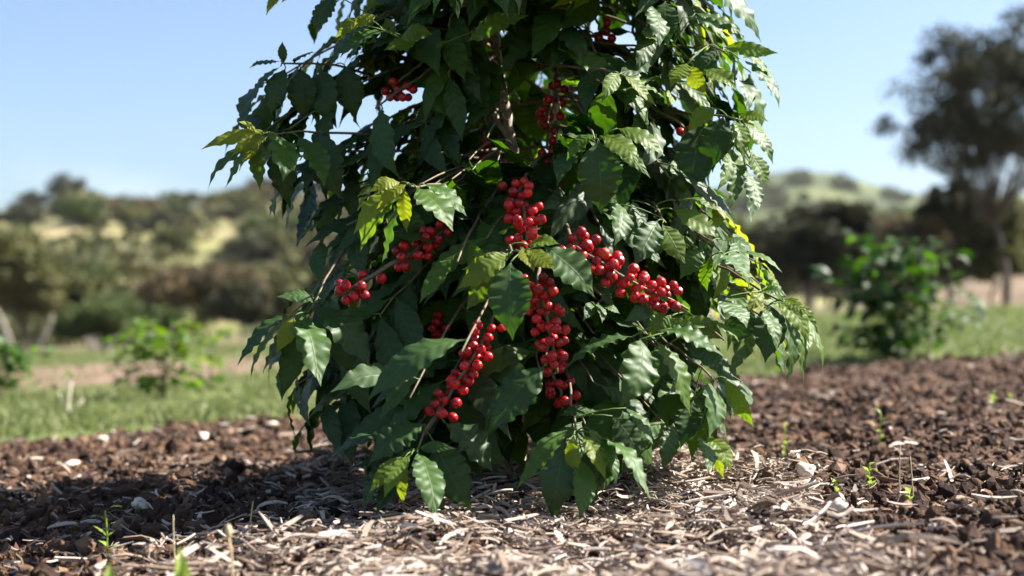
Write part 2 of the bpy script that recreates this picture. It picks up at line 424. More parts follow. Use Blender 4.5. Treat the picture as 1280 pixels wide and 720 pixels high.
# ---- leaves placed one by one where the photo shows them: base, tip (photo), half width px, depth, tint, facing
SH = np.array([.54, -.65, .53])           # faces that catch the sun towards the lens
FR = np.array([-.15, -1., .35]); LF = np.array([-.75, -.65, .35]); RT = np.array([.7, -.7, .4]); UP = np.array([.1, -.45, 1.]); SD = np.array([-.4, -.9, .0])
SPRAYS = [
 ((612, 330, 1.93), (655, 316, 1.84), [   # centre
   (636, 322, 572, 362, 15, 1.84, .72, UP), (640, 318, 577, 338, 9, 1.85, .8, LF), (638, 328, 641, 426, 27, 1.80, .22, FR), (662, 312, 694, 338, 10, 1.82, .85, RT),
   (652, 310, 668, 340, 9, 1.83, .9, UP), (680, 308, 744, 371, 24, 1.83, .30, SH*.6+FR*.4), (630, 330, 582, 388, 13, 1.86, .55, LF), (660, 306, 700, 305, 10, 1.86, .6, UP)]),
 ((600, 250, 2.1), (512, 232, 1.88), [    # left of centre, young
   (498, 234, 441, 294, 11, 1.88, .78, LF), (503, 232, 450, 316, 16, 1.89, .6, LF), (505, 233, 509, 291, 8, 1.87, .8, LF), (520, 234, 567, 289, 23, 1.86, .42, SH), (530, 230, 583, 272, 16, 1.9, .35, UP),
   (500, 228, 462, 240, 9, 1.87, .86, UP), (508, 230, 470, 262, 8, 1.86, .9, UP), (515, 240, 478, 330, 15, 1.92, .4, LF)]),
 ((470, 260, 2.15), (385, 392, 1.93), [   # left low
   (377, 394, 401, 484, 23, 1.90, .33, SH), (368, 395, 346, 442, 9, 1.89, .88, UP), (392, 384, 462, 462, 27, 1.92, .15, UP), (372, 398, 330, 470, 12, 1.94, .45, LF), (365, 392, 298, 460, 13, 1.97, .25, LF),
   (380, 392, 352, 500, 17, 1.97, .25, FR), (400, 380, 345, 372, 16, 1.96, .1, UP), (362, 396, 313, 478, 10, 1.93, .5, LF), (420, 390, 440, 470, 22, 1.96, .12, FR)]),
 ((500, 180, 2.2), (330, 168, 2.02), [    # far left, young tip
   (338, 166, 249, 186, 9, 2.02, .85, UP), (335, 170, 288, 196, 8, 2.01, .9, UP), (330, 172, 258, 238, 11, 2.02, .35, LF), (330, 176, 281, 236, 10, 2.0, .45, LF), (326, 172, 300, 205, 8, 1.99, .95, UP),
   (328, 178, 325, 238, 14, 2.01, .5, FR), (345, 168, 352, 228, 21, 1.99, .35, SH), (372, 170, 405, 235, 19, 2.02, .3, SH), (352, 168, 362, 262, 20, 2.05, .1, FR), (400, 165, 428, 250, 24, 2.06, .08, FR), (320, 165, 296, 152, 6, 2.02, .9, UP)]),
 ((480, 100, 2.25), (352, 78, 2.1), [
   (350, 76, 310, 84, 8, 2.1, .15, UP), (354, 78, 352, 50, 6, 2.1, .2, FR), (350, 82, 311, 134, 10, 2.1, .25, LF), (356, 84, 338, 144, 15, 2.1, .12, FR), (366, 78, 392, 64, 15, 2.12, .1, UP), (375, 84, 378, 150, 19, 2.12, .08, FR),
   (400, 84, 420, 160, 20, 2.13, .1, FR), (430, 80, 445, 150, 19, 2.14, .12, FR)]),
 ((520, 20, 2.2), (450, 30, 2.05), [
   (418, -8, 394, 44, 14, 2.08, .12, FR), (452, 22, 418, 46, 9, 2.04, .8, UP), (470, 18, 440, 34, 7, 2.03, .9, UP), (480, 38, 424, 72, 13, 2.05, .35, UP), (500, 46, 542, 42, 11, 2.0, .6, UP), (520, 50, 478, 62, 9, 2.02, .6, UP), (455, 30, 412, 90, 12, 2.1, .15, LF)]),
 ((600, 60, 2.2), (655, 18, 2.0), [(584, 50, 662, 17, 13, 2.0, .52, UP), (560, 50, 545, 60, 7, 2.02, .5, UP)]),
 ((425, -40, 2.25), (352, -14, 2.1), [(355, -16, 331, 18, 6, 2.1, .8, LF), (365, -20, 340, -2, 9, 2.1, .3, UP), (385, -25, 350, 2, 8, 2.12, .85, LF)]),
 ((720, 130, 2.15), (745, 178, 1.95), [
   (748, 174, 752, 268, 28, 1.92, .2, FR), (752, 170, 800, 208, 13, 1.93, .62, RT), (745, 168, 708, 200, 13, 1.93, .45, LF), (772, 160, 832, 195, 11, 1.94, .6, UP), (760, 172, 814, 222, 9, 1.93, .55, RT), (735, 176, 696, 232, 18, 1.95, .15, LF)]),
 ((780, 70, 2.2), (905, 62, 2.05), [     # right top
   (905, 58, 975, 66, 9, 2.05, .6, UP), (908, 62, 974, 108, 13, 2.05, .5, RT), (925, 72, 975, 136, 12, 2.06, .28, SH), (880, 86, 922, 112, 11, 2.03, .65, UP), (860, 80, 884, 118, 9, 2.02, .8, LF), (900, 60, 868, 100, 14, 2.06, .2, FR),
   (855, 20, 912, 50, 14, 2.1, .4, UP), (870, 15, 935, 52, 11, 2.12, .4, RT), (815, 6, 826, 56, 16, 2.05, .3, SH), (832, 0, 836, 60, 17, 2.06, .15, FR), (860, 78, 838, 108, 11, 2.02, .7, LF)]),
 ((800, 150, 2.2), (925, 150, 2.05), [
   (925, 145, 962, 152, 8, 2.05, .65, UP), (930, 152, 968, 205, 13, 2.05, .3, RT), (918, 150, 930, 200, 10, 2.03, .6, SH), (905, 145, 885, 215, 22, 2.06, .12, FR), (938, 190, 962, 232, 11, 2.06, .6, RT), (932, 212, 948, 266, 14, 2.03, .3, SH), (915, 200, 912, 260, 13, 2.06, .35, RT),
   (880, 150, 866, 250, 25, 2.08, .06, FR), (910, 190, 895, 240, 10, 2.03, .5, SH), (895, 135, 860, 165, 10, 2.03, .65, UP)]),
 ((800, 250, 2.15), (832, 278, 1.96), [(822, 276, 792, 335, 18, 1.93, .22, SH), (828, 280, 857, 330, 13, 1.94, .6, RT), (775, 255, 768, 308, 17, 1.95, .28, SH), (842, 262, 905, 300, 13, 2.0, .6, UP), (845, 250, 895, 262, 12, 2.02, .5, UP), (790, 250, 800, 290, 10, 1.99, .2, SH)]),
 ((780, 230, 2.2), (905, 318, 1.98), [(898, 316, 936, 362, 22, 1.96, .33, SH), (925, 316, 979, 341, 9, 2.0, .5, UP), (880, 310, 850, 350, 14, 1.98, .35, FR), (890, 320, 885, 365, 13, 1.98, .45, LF), (905, 300, 940, 310, 10, 2.02, .3, UP)]),
 ((800, 300, 2.15), (980, 378, 1.95), [  # right tip
   (900, 374, 934, 410, 21, 1.93, .33, SH), (948, 366, 985, 370, 10, 1.95, .3, SH), (988, 380, 1028, 466, 9, 1.95, .5, RT), (985, 382, 1004, 478, 10, 1.94, .45, RT), (975, 382, 984, 482, 15, 1.95, .25, RT), (962, 380, 956, 455, 20, 1.94, .08, FR),
   (970, 376, 1012, 430, 11, 1.94, .7, RT), (985, 376, 1022, 420, 8, 1.96, .62, UP), (940, 385, 918, 430, 18, 1.94, .1, FR), (978, 374, 1012, 395, 7, 1.95, .75, UP), (955, 385, 972, 440, 12, 1.92, .4, SH)]),
 ((740, 330, 2.1), (905, 425, 1.88), [
   (790, 421, 704, 461, 17, 1.85, .2, UP), (800, 424, 775, 508, 27, 1.82, .28, SH), (818, 424, 862, 520, 17, 1.84, .5, RT), (822, 414, 905, 448, 17, 1.86, .3, SH), (830, 398, 888, 432, 10, 1.88, .55, UP), (850, 400, 906, 425, 11, 1.9, .6, RT),
   (815, 384, 780, 402, 11, 1.89, .25, SH), (840, 395, 810, 420, 12, 1.88, .6, UP), (884, 400, 925, 430, 9, 1.9, .5, UP), (868, 430, 905, 470, 14, 1.9, .2, FR), (835, 430, 812, 480, 15, 1.89, .1, FR)]),
 ((780, 400, 2.15), (892, 475, 1.93), [
   (888, 478, 886, 548, 21, 1.90, .3, SH), (907, 473, 942, 534, 9, 1.92, .6, LF), (895, 474, 912, 525, 14, 1.93, .12, RT), (872, 545, 884, 592, 13, 1.92, .32, SH), (882, 546, 914, 590, 11, 1.92, .68, RT), (886, 540, 904, 598, 8, 1.93, .7, LF), (842, 528, 828, 590, 14, 1.92, .25, SH), (866, 500, 850, 560, 18, 1.95, .1, FR)]),
 ((690, 400, 2.1), (683, 457, 1.9), [(681, 457, 611, 541, 27, 1.83, .14, SH*.5+LF*.5)]),
 ((604, 420, 2.05), (522, 562, 1.83), [  # bottom left spray
   (522, 564, 543, 652, 19, 1.80, .30, SH), (503, 569, 462, 616, 8, 1.80, .66, LF), (506, 571, 504, 632, 7, 1.79, .75, LF), (532, 530, 462, 578, 23, 1.83, .18, UP), (542, 552, 590, 638, 25, 1.83, .10, FR), (556, 528, 616, 590, 25, 1.85, .12, UP),
   (500, 568, 452, 640, 15, 1.84, .15, LF), (514, 568, 480, 622, 9, 1.79, .6, LF), (525, 560, 570, 560, 8, 1.82, .3, FR), (520, 572, 560, 650, 14, 1.84, .08, RT), (508, 575, 470, 645, 14, 1.86, .12, FR)]),
 ((700, 440, 2.05), (720, 540, 1.82), [  # bottom centre spray
   (717, 543, 719, 602, 9, 1.79, .72, LF), (728, 542, 757, 600, 10, 1.79, .75, RT), (722, 570, 722, 652, 16, 1.80, .35, SH), (706, 548, 690, 652, 23, 1.81, .08, FR), (712, 536, 645, 614, 15, 1.82, .38, UP), (748, 545, 813, 626, 15, 1.81, .35, SH),
   (742, 543, 770, 606, 12, 1.80, .3, RT), (782, 510, 816, 556, 13, 1.84, .28, SH), (735, 535, 760, 570, 10, 1.81, .5, RT), (726, 560, 742, 640, 14, 1.83, .15, FR), (745, 515, 700, 520, 13, 1.87, .1, UP), (765, 520, 800, 575, 16, 1.86, .12, FR)]),
 ((760, 380, 2.1), (745, 385, 1.94), [(738, 378, 728, 402, 8, 1.93, .3, SH), (748, 380, 752, 405, 8, 1.93, .3, SH), (752, 384, 775, 392, 7, 1.93, .4, UP)]),
]
leaves = []      # (V,F,UV,tint,area,branch index)
branches = []    # Acc of each branch
def add_leaf(B, T, nh, w, tint, bi, hero=False, **k):
    V, Fc, UV = leaf_geo(B, T, nh, w, seed=len(leaves)+5, **k)
    c = V.mean(0); tt = nrm(T-B); n = nrm(nh-tt*np.dot(nh, tt)); vis = abs(n[1])
    area = np.linalg.norm(T-B)*w/c[1]**2*(vis+.15)*(4 if hero else (1 if c[1] < 2.1 else .2))
    leaves.append((V, Fc, UV, tint, area, bi))
for fr, nd, lv in SPRAYS:
    a = Acc(); bi = len(branches); branches.append(a)
    p0 = P(*fr); p1 = P(*nd); path = [q+np.array([R.gauss(0, .002), 0, R.gauss(0, .002)])*(0 < i < 8) for i, q in enumerate(bez(p0, (p0+p1)/2+[0, -.01, .02], p1, 9))]
    st = stem_at(p0[2]+.05, 1 if fr[0] > 640 else 0); pre = bez(st, (st+p0)/2+[0, 0, .015], p0, 6)[:-1]
    path = pre+path; tube(a, path, [.0030-.0017*i/len(path) for i in range(len(path))], 7)
    for (bx, by, tx, ty, w, d, tn, nh) in lv:
        B = P(bx, by, d+.01); T = P(tx, ty, d-.005+R.uniform(-.02, .015)-(.55*max(0, ty-by)/F*d if nh is SH else 0))
        Ln = np.linalg.norm(T-B)
        nearest = min(path, key=lambda q: np.linalg.norm(q-B))
        if np.linalg.norm(nearest-B) > .003: tube(a, bez(nearest, (nearest+B)/2+[0, 0, .006], B, 5), [.0010]*5, 5, .8)
        young = tn > .5
        add_leaf(B, T, nh+np.array([R.gauss(0, .12), -1.3 if tn > .5 else 0, R.gauss(0, .12)]), w/F*d*(1.3 if young else 1.06), tn, bi, True, nu=40, nv=10, bow=R.uniform(.06, .15) if young else R.uniform(.08, .16), fold=R.uniform(.15, .4), wave=R.uniform(.08, .14) if young else R.uniform(.08, .17), twist=R.uniform(-.3, .3), wf=R.uniform(5, 7))
        if tn > .2 and nh is not FR: OCC.append(((B+T)/2, d < 1.99)); OCC.append((B*.7+T*.3, d < 1.99)); 
        if tn > .7: OCC.append(((B+T)/2, True))
        OCC.append(((B+T)/2, False))

NT = len(OCC)
for k, q in enumerate(bez(P(641, 192, 2.25), P(636, 120, 2.25), P(610, -5, 2.25), 20)): OCC.append((q, k % 2 == 0))
OQ = np.array([q for q, _ in OCC]); OQS = np.array([q for q, s in OCC if s])
OQp = np.stack([640+OQ[:, 0]/OQ[:, 1]*F, 400-(OQ[:, 2]-H)/OQ[:, 1]*F, OQ[:, 1]], 1)
OQr = np.full(len(OQ), 23.); OQr[NT:] = 9.
def clear(B, T, w):
    for q in (B*.8+T*.2, (B+T)/2, B*.25+T*.75):
        x, y = proj(q)
        near = (np.abs(OQp[:, 0]-x) < OQr) & (np.abs(OQp[:, 1]-y) < OQr) & (OQp[:, 2] > q[1]-.015)
        if near.any(): return False
        rel = q-OQS; t = rel@S; perp = np.linalg.norm(rel-np.outer(t, S), axis=1)
        if ((t > .01) & (perp < .022)).any(): return False
    return True
GZ = lambda x, y: float(bed_z(np.array(x), np.array(y)))
def ok(q, slack=0):
    return inside(q, slack) and q[2] > GZ(q[0], q[1])+.012
def grow(st, tip, young, nlv=None, sag=.04, lead=.25, force=False):
    a = Acc(); bi = len(branches)
    mid = (st+tip)/2+np.array([0, 0, sag]); n = 14; path = bez(st, mid, tip, n)
    Lb = sum(np.linalg.norm(path[i+1]-path[i]) for i in range(n-1))
    last = 0.
    nodes = max(3, int(Lb*(1-lead)/.038)); cnt = 0
    for k in range(nodes+1):
        f = lead+(1-lead)*k/nodes; i = min(int(f*(n-1)), n-2); fr = f*(n-1)-i
        p = path[i]*(1-fr)+path[i+1]*fr; b = nrm(path[i+1]-path[i])
        sd = np.cross(b, [0, 0, 1.]); sd = nrm(sd) if np.linalg.norm(sd) > .1 else np.array([1., 0, 0])
        if k % 2: sd = nrm(sd+np.array([0, 0, .6]))
        endf = k/nodes
        for s_ in (-1, 1):
            if R.random() < .07: continue
            yng = young and endf > .55
            Ll = R.uniform(.095, .155)*(1-.1*endf)
            if yng: Ll *= R.uniform(.45, .75) if endf > .85 else R.uniform(.6, .9)
            dr = R.uniform(.3, 1.05)
            d0 = nrm(b*R.uniform(.2, .8)+s_*sd*R.uniform(.4, 1.)+np.array([R.gauss(0, .15), R.gauss(0, .15), R.gauss(0, .1)]))
            dd = nrm(d0+np.array([0, 0, -dr])); B = p+d0*.006; T = B+dd*Ll
            w = Ll*R.uniform(.14, .185)
            if not (ok(T, 4) and ok((B+T)/2, 2) and ok(B)): continue
            if not clear(B, T, w): continue
            rad = np.array([p[0]-.03, p[1]-2.3, 0]); rad = nrm(rad)
            nh = nrm(np.array([0, 0, 1.])+rad*1.0+np.array([R.gauss(0, .4), R.gauss(0, .4), R.gauss(0, .25)]))
            tn = (R.uniform(.5, .9) if endf > .75 else R.uniform(.35, .65)) if yng else min(.5, max(.02, R.gauss(.24, .13)))
            tube(a, [p, B+dd*.004], [.0012, .0009], 4, .8)
            add_leaf(B, T, nh, w, tn, bi, nu=26, nv=6, bow=R.uniform(.03, .16), fold=R.uniform(.1, .35), wave=R.uniform(.10, .18) if yng else R.uniform(.07, .17), twist=R.uniform(-.4, .4), wf=R.uniform(4.5, 7)); cnt += 1; last = f
    if cnt:
        k = max(2, int(math.ceil(last*(n-1)))+1); tube(a, [q+np.array([R.gauss(0, .0012), R.gauss(0, .0012), R.gauss(0, .0012)]) if i else q for i, q in enumerate(path[:k])], [.0030-.0019*i/n for i in range(k)], 6)
    if cnt >= 4 or (force and cnt): branches.append(a)
    else: del leaves[len(leaves)-cnt:]
    return cnt
# branches that shape the outline
TIPS = [(300, 190, 2.12, 0), (345, 110, 2.22, 0), (430, 60, 2.25, 0), (410, 10, 2.3, 0), (455, 60, 2.2, 1), (395, 200, 2.15, 0), (360, 235, 2.2, 0), (365, 270, 2.2, 0), (400, 300, 2.1, 0), (470, 190, 2.1, 0), (430, 420, 2.1, 0), (330, 430, 2.1, 0), (345, 450, 2.25, 0), (370, 480, 2.1, 0),
        (400, 520, 2.2, 0), (400, 540, 2.1, 0), (440, 560, 2.2, 0), (470, 590, 2.1, 0), (560, 590, 2.0, 0), (640, 590, 2.0, 0), (780, 560, 2.0, 0), (860, 540, 2.0, 1), (900, 500, 2.05, 0), (930, 480, 2.1, 0),
        (1000, 410, 2.05, 1), (960, 400, 2.1, 1), (980, 420, 2.2, 0), (950, 330, 2.15, 1), (930, 280, 2.2, 1), (900, 250, 2.1, 1), (955, 160, 2.2, 1), (950, 200, 2.1, 1), (940, 90, 2.2, 1), (900, 20, 2.2, 1), (880, 0, 2.3, 0), (850, 40, 2.1, 1), (880, 230, 2.1, 0), (860, 190, 2.05, 0), (840, 120, 2.1, 1), (760, 100, 2.05, 0), (700, 60, 2.1, 0), (560, 90, 2.1, 1), (530, 150, 2.1, 0), (580, 150, 2.1, 0), (500, 250, 2.1, 0), (560, 30, 2.1, 1), (640, 40, 2.1, 0), (820, 40, 2.1, 0), (480, 20, 2.15, 1), (945, 120, 2.1, 0), (950, 180, 2.05, 0), (930, 60, 2.1, 0), (960, 230, 2.15, 0), (900, 150, 2.0, 0), (915, 100, 2.2, 0), (870, 260, 2.0, 0), (920, 300, 2.1, 0), (340, 100, 2.2, 0), (395, 130, 2.15, 0), (430, 110, 2.1, 0), (360, 160, 2.1, 0), (455, 150, 2.05, 0)]
for (tx, ty, d, yg) in TIPS:
    tip = P(tx, ty, d); rr = math.hypot(tip[0]-.03, tip[1]-2.3)
    st = stem_at(tip[2]+rr*R.uniform(.25, .6), 0 if tx < 650 else 1)
    grow(st, tip, yg and R.random() < .8, sag=.05, lead=.3, force=True)
nb = 0
while nb < 205:
    ypx = R.uniform(-380, 600); ph = R.uniform(0, 2*math.pi)
    if 0 < ypx < 250 and R.random() < .35: continue
    l, r_ = np.interp(ypx, ey, [e[1] for e in ENV]), np.interp(ypx, ey, [e[2] for e in ENV])
    cxp = 650; hx = (r_-cxp if math.cos(ph) > 0 else cxp-l)/F*2.3; hy = (r_-l)/2/F*2.3*(1.9 if ypx < -60 else 1.65)
    q = R.uniform(.55, .95)
    tip = np.array([(cxp-640)/F*2.3+math.cos(ph)*hx*q, 2.3+math.sin(ph)*hy*q, 0]); tip[2] = H-(ypx-400)/F*tip[1]
    if tip[1] < (1.62 if ypx < -60 else 1.70): tip[1] = (1.62 if ypx < -60 else 1.70)
    if tip[2] < .05: continue
    rr = math.hypot(tip[0]-.03, tip[1]-2.3)
    st = stem_at(tip[2]+rr*(R.uniform(-.1, .4) if ypx < 230 else R.uniform(.2, .65)), R.choice((0, 1)))
    sy = proj(st)[1]
    if -20 < sy < 200 and R.random() < .55: nb += .6; continue
    grow(st, tip, R.random() < (.4 if tip[0] > 0 else .2), sag=.04, lead=.15); nb += 1
# leaves that keep the inner clusters in the shade
for q in (P(525, 308, 1.99), P(505, 320, 1.97), P(548, 292, 2.01), P(470, 345, 1.95), P(650, 248, 1.97), P(652, 262, 1.95), P(698, 495, 1.96), P(690, 475, 1.95), P(694, 120, 2.2), P(500, 110, 2.15), P(548, 405, 2.08), P(690, 150, 2.2)):
    for k in range(3):
        c = q+S*R.uniform(.05, .16)+np.array([0, R.uniform(0, .02), 0]); dd = nrm([R.uniform(-.3, 1), R.uniform(.1, .8), R.uniform(-.7, .1)]); B = c-dd*.055; T = c+dd*.055
        if not (inside(B) and inside(T)): continue
        a = Acc(); bi = len(branches); branches.append(a); st = stem_at(B[2]+.06, 1 if B[0] > 0 else 0); tube(a, bez(st, (st+B)/2+[0, .02, .03], B, 8), [.002-.0001*i for i in range(8)], 5)
        add_leaf(B, T, S+np.array([R.gauss(0, .2), R.gauss(0, .2), .1]), .024, R.uniform(.05, .3), bi, nu=26, nv=6, bow=.06, fold=.2, wave=.12)
print('leaves', len(leaves), 'branches', len(branches), 'cherries', n_ind)
order = sorted(range(len(leaves)), key=lambda i: -leaves[i][4]); single = set(order[:100])
bobj = []
fol = Acc(); restb = Acc()
hasleaf = {leaves[i][5] for i in single}
nbr = 0
for i, a in enumerate(branches):
    if i in hasleaf or nbr+0 < 96-len([j for j in hasleaf if j > i]):
        bobj.append(obj('branch', a, TWIG, bush, off=BASE)); nbr += 1
    else:
        bobj.append(None)
        for v, uv, at in zip(a.v, a.uv, a.at): pass
        n0 = restb.n
        restb.v += a.v; restb.uv += a.uv; restb.at += a.at; restb.f += [f+n0 for f in a.f]; restb.n += a.n
if restb.n: tag(obj('branches', restb, TWIG, bush, off=BASE), kind='stuff')
for i, (V, Fc, UV, tn, ar, bi) in enumerate(leaves):
    if i in single:
        a = Acc(); a.add(V, Fc, UV, tn); obj('leaf', a, LEAF, bobj[bi], off=BASE)
    else: fol.add(V, Fc, UV, tn)
tag(obj('foliage', fol, LEAF, bush, off=BASE), kind='stuff')

# ------------------------------------------------------------------ chips, clods, grass
def wedge(n, d0, d1, margin=1.25, power=None):
    """positions spread evenly over the picture: log-even in distance"""
    d = d0*(d1/d0)**rng.random(n); x = (rng.random(n)-.5)*2*.36*d*margin; return x, d
def chips(n, x, y, z, ln, wd, th, tilt, name, label, matr, tint, segs=4):
    yaw = rng.random(n)*2*np.pi; pit = rng.normal(0, 1, n)*tilt; roll = rng.normal(0, .5, n)
    t = np.stack([np.cos(yaw)*np.cos(pit), np.sin(yaw)*np.cos(pit), np.sin(pit)], 1)
    s = np.stack([-np.sin(yaw), np.cos(yaw), np.zeros(n)], 1); nn = np.cross(t, s)
    s2 = s*np.cos(roll)[:, None]+nn*np.sin(roll)[:, None]; n2 = np.cross(t, s2)
    cur = rng.normal(0, .08, n); cur2 = rng.normal(0, .06, n); ring = []
    for k in range(segs):
        u = k/(segs-1); 
        c = np.stack([x, y, z], 1)+t*((u-.5)*ln)[:, None]+n2*(cur*ln*(4*u*(1-u)))[:, None]+s2*(cur2*ln*(4*u*(1-u)))[:, None]
        wk = wd*(np.where(u in (0., 1.), rng.uniform(.15, .8, n), rng.uniform(.75, 1.1, n)))
        for (a, b) in ((-.5, -.5), (.5, -.5), (.5, .5), (-.5, .5)):
            ring.append(c+s2*(a*wk)[:, None]+n2*(b*th)[:, None])
    V = np.stack(ring, 1)            # n, segs*4, 3
    m_ = segs*4; f0 = []
    for k in range(segs-1):
        for j in range(4): f0.append([k*4+j, k*4+(j+1) % 4, (k+1)*4+(j+1) % 4, (k+1)*4+j])
    f0 += [[3, 2, 1, 0], [m_-4, m_-3, m_-2, m_-1]]; f0 = np.array(f0)
    Fc = (f0[None]+(np.arange(n)*m_)[:, None, None]).reshape(-1, 4)
    a = Acc(); a.add(V.reshape(-1, 3), Fc, at=np.repeat(tint, m_)); o = obj(name, a, matr, smooth=False)
    return tag(o, label, 'mulch', kind='stuff')
def chip_density(x, y):
    e = fbm(x*5, y*5, 3, 21)*.25
    c = sstep(.46, .35, x+e*.7)*sstep(2.95, 2.5, y+e)
    c = c*(.07+.93*sstep(-.48, -.08, x+e))
    c = np.maximum(c, .06*sstep(-1.2, -.9, x)*sstep(-.1, -.3, x)*sstep(3.3, 3.0, y))
    return np.clip(c, .06, 1)
n = 46000; x, y = wedge(n, 1.05, 6.5); k = rng.random(n) < chip_density(x, y)*1.0; x, y = x[k], y[k]; n = len(x)
ln = np.clip(rng.lognormal(-3.75, .55, n), .006, .085)*(1+.10*(y-2).clip(0)); wd = np.clip(ln*rng.uniform(.06, .22, n), .0014, .0075); th = rng.uniform(.0008, .0024, n)
chips(n, x, y, bed_z(x, y)+rng.random(n)**1.5*.022+.003, ln, wd, th, .22, 'wood_chips', 'pale shredded wood chips strewn under and in front of the coffee bush', CHIP, np.clip(rng.beta(2.2, 2.2, n)*(.55+.45*rng.random(n)), 0, 1))
n = 36000; x, y = wedge(n, 1.05, 4.); k = rng.random(n) < chip_density(x, y)*1.0; x, y = x[k], y[k]; n = len(x)
ln = rng.uniform(.006, .026, n); wd = rng.uniform(.0006, .0022, n)
chips(n, x, y, bed_z(x, y)+rng.random(n)*.016+.003, ln, wd, wd*.7, .4, 'mulch_fibres', 'fine brown bark fibres between the wood chips', CHIP, rng.random(n)*.55, 3)

def ico(sub):
    import bmesh
    bm = bmesh.new(); bmesh.ops.create_icosphere(bm, subdivisions=sub, radius=1); bm.verts.ensure_lookup_table()
    V = np.array([v.co[:] for v in bm.verts]); Fc = np.array([[v.index for v in f.verts] for f in bm.faces]); bm.free(); return V, Fc
def lump(V, seed, amp):
    r = np.random.default_rng(seed); o = np.ones(len(V))
    for _ in range(9):
        d = nrm(r.normal(size=3)); o += amp*np.maximum(V@d-.35, -.2)*r.uniform(-1.2, 1.); 
        o += amp*.5*np.sin(V@d*r.uniform(3, 7)+r.random()*6)*.4
    o += np.random.default_rng(seed).normal(0, .09 if len(V) < 60 else .05, len(V))
    return V*o[:, None]*r.uniform(.65, 1.2, 3)
def clods(name, label, n, x, y, sz, sub, tint, matr, sink=.25, nv=10, cat='soil'):
    V0, F0 = ico(sub); a = Acc(); idx = rng.integers(0, nv, n); yaw = rng.random(n)*6.28; z = bed_z(x, y)
    tl = rng.normal(0, .7, n)
    for k in range(nv):
        m_ = idx == k; c = m_.sum()
        if not c: continue
        B = lump(V0, 100+k, .35); ca, sa = np.cos(yaw[m_]), np.sin(yaw[m_]); ct, st_ = np.cos(tl[m_]), np.sin(tl[m_])
        X = B[None, :, 0]*ct[:, None]-B[None, :, 2]*st_[:, None]; Z = B[None, :, 0]*st_[:, None]+B[None, :, 2]*ct[:, None]; Y = np.broadcast_to(B[None, :, 1], X.shape)
        X2 = X*ca[:, None]-Y*sa[:, None]; Y2 = X*sa[:, None]+Y*ca[:, None]; s_ = sz[m_][:, None]
        P3 = np.stack([X2*s_+x[m_][:, None], Y2*s_+y[m_][:, None], Z*s_+(z[m_]+sz[m_]*(.6-sink))[:, None]], -1)
        Fc = (F0[None]+(np.arange(c)*len(B))[:, None, None]).reshape(-1, 3)
        a.add(P3.reshape(-1, 3), Fc, at=np.repeat(tint[m_], len(B)))
    return tag(obj(name, a, matr, smooth=sub > 1), label, cat, kind='stuff')
n = 62000; x, y = wedge(n, 1.2, 6.9); k = ((edge_d(x, y) > .02) | ((edge_d(x, y) > -.3) & (rng.random(n) < .08))) & (rng.random(n) < 1.05-.85*chip_density(x, y)); x, y = x[k], y[k]; n = len(x)
sz = np.clip(rng.lognormal(-5.75, .6, n), .0014, .015)*(.8+.11*y)
clods('soil_crumbs', 'crumbly dark reddish brown soil covering the planting bed', n, x, y, sz, 1, np.clip(rng.beta(1.6, 3, n), 0, 1), CLOD)
n = 900; x, y = wedge(n, 1.3, 6.2); k = (edge_d(x, y) > .05) & (rng.random(n) < 1.0-.9*chip_density(x, y)); x, y = x[k], y[k]; n = len(x)
sz = np.clip(rng.lognormal(-4.95, .28, n), .004, .015)*(.8+.09*y)
clods('soil_clods', 'larger rounded clods of brown soil lying on the planting bed', n, x, y, sz, 2, rng.beta(2, 3, n)*.8, CLOD)

# single pale stones / flakes
def stone(px, py, d, w, h, label, flat=.45, seed=0):
    V0, F0 = ico(3); B = lump(V0, 900+seed, .25); q = P(px, py, d); z = GZ(q[0], d)
    e = obj('stone', (lambda a: (a.add(B*np.array([w, w*.8, h]), F0), a)[1])(Acc()), STONE)
    e.location = (q[0], d, z+h*.75+.006); tag(e, label, 'stone', 'pale stones on the bed'); e.rotation_euler = (R.uniform(-.2, .2), R.uniform(-.2, .2), R.random()*3)
def gd(px, py):            # distance at which the bed lies under a photo position
    d = np.linspace(1.2, 9, 4000); z = bed_z((px-640)/F*d, d)+.02; yy_ = 400-(z-H)/d*F
    i = np.argmax(yy_ < py); return float(d[i])
for k, (px, py, w, h, lb) in enumerate([
    (1006, 583, .018, .010, 'rounded tan stone just above the flat cream stone right of the mulch'), (1005, 598, .019, .008, 'flat cream stone right of the mulch, nearest the tan one'),
    (1048, 628, .012, .009, 'small white flake of stone standing right of the bush, below the cream stone'), (1165, 648, .010, .005, 'small white flat stone lying far right on dark soil'),
    (340, 527, .022, .011, 'pale stone at the back edge of the bed, left of the bush'), (255, 540, .018, .008, 'flat pale stone at the back edge of the bed behind the shadow'), (92, 575, .022, .009, 'pale elongated stone at the left, just behind the shadow'),
    (178, 625, .013, .010, 'pinkish stone lying in the bush shadow on the left'), (254, 640, .012, .009, 'cream pebble catching light in the shadow on the left'), (130, 545, .018, .009, 'small stone at the far left back edge of the bed')]):
    stone(px, py, gd(px, py), w, h, lb, seed=k)

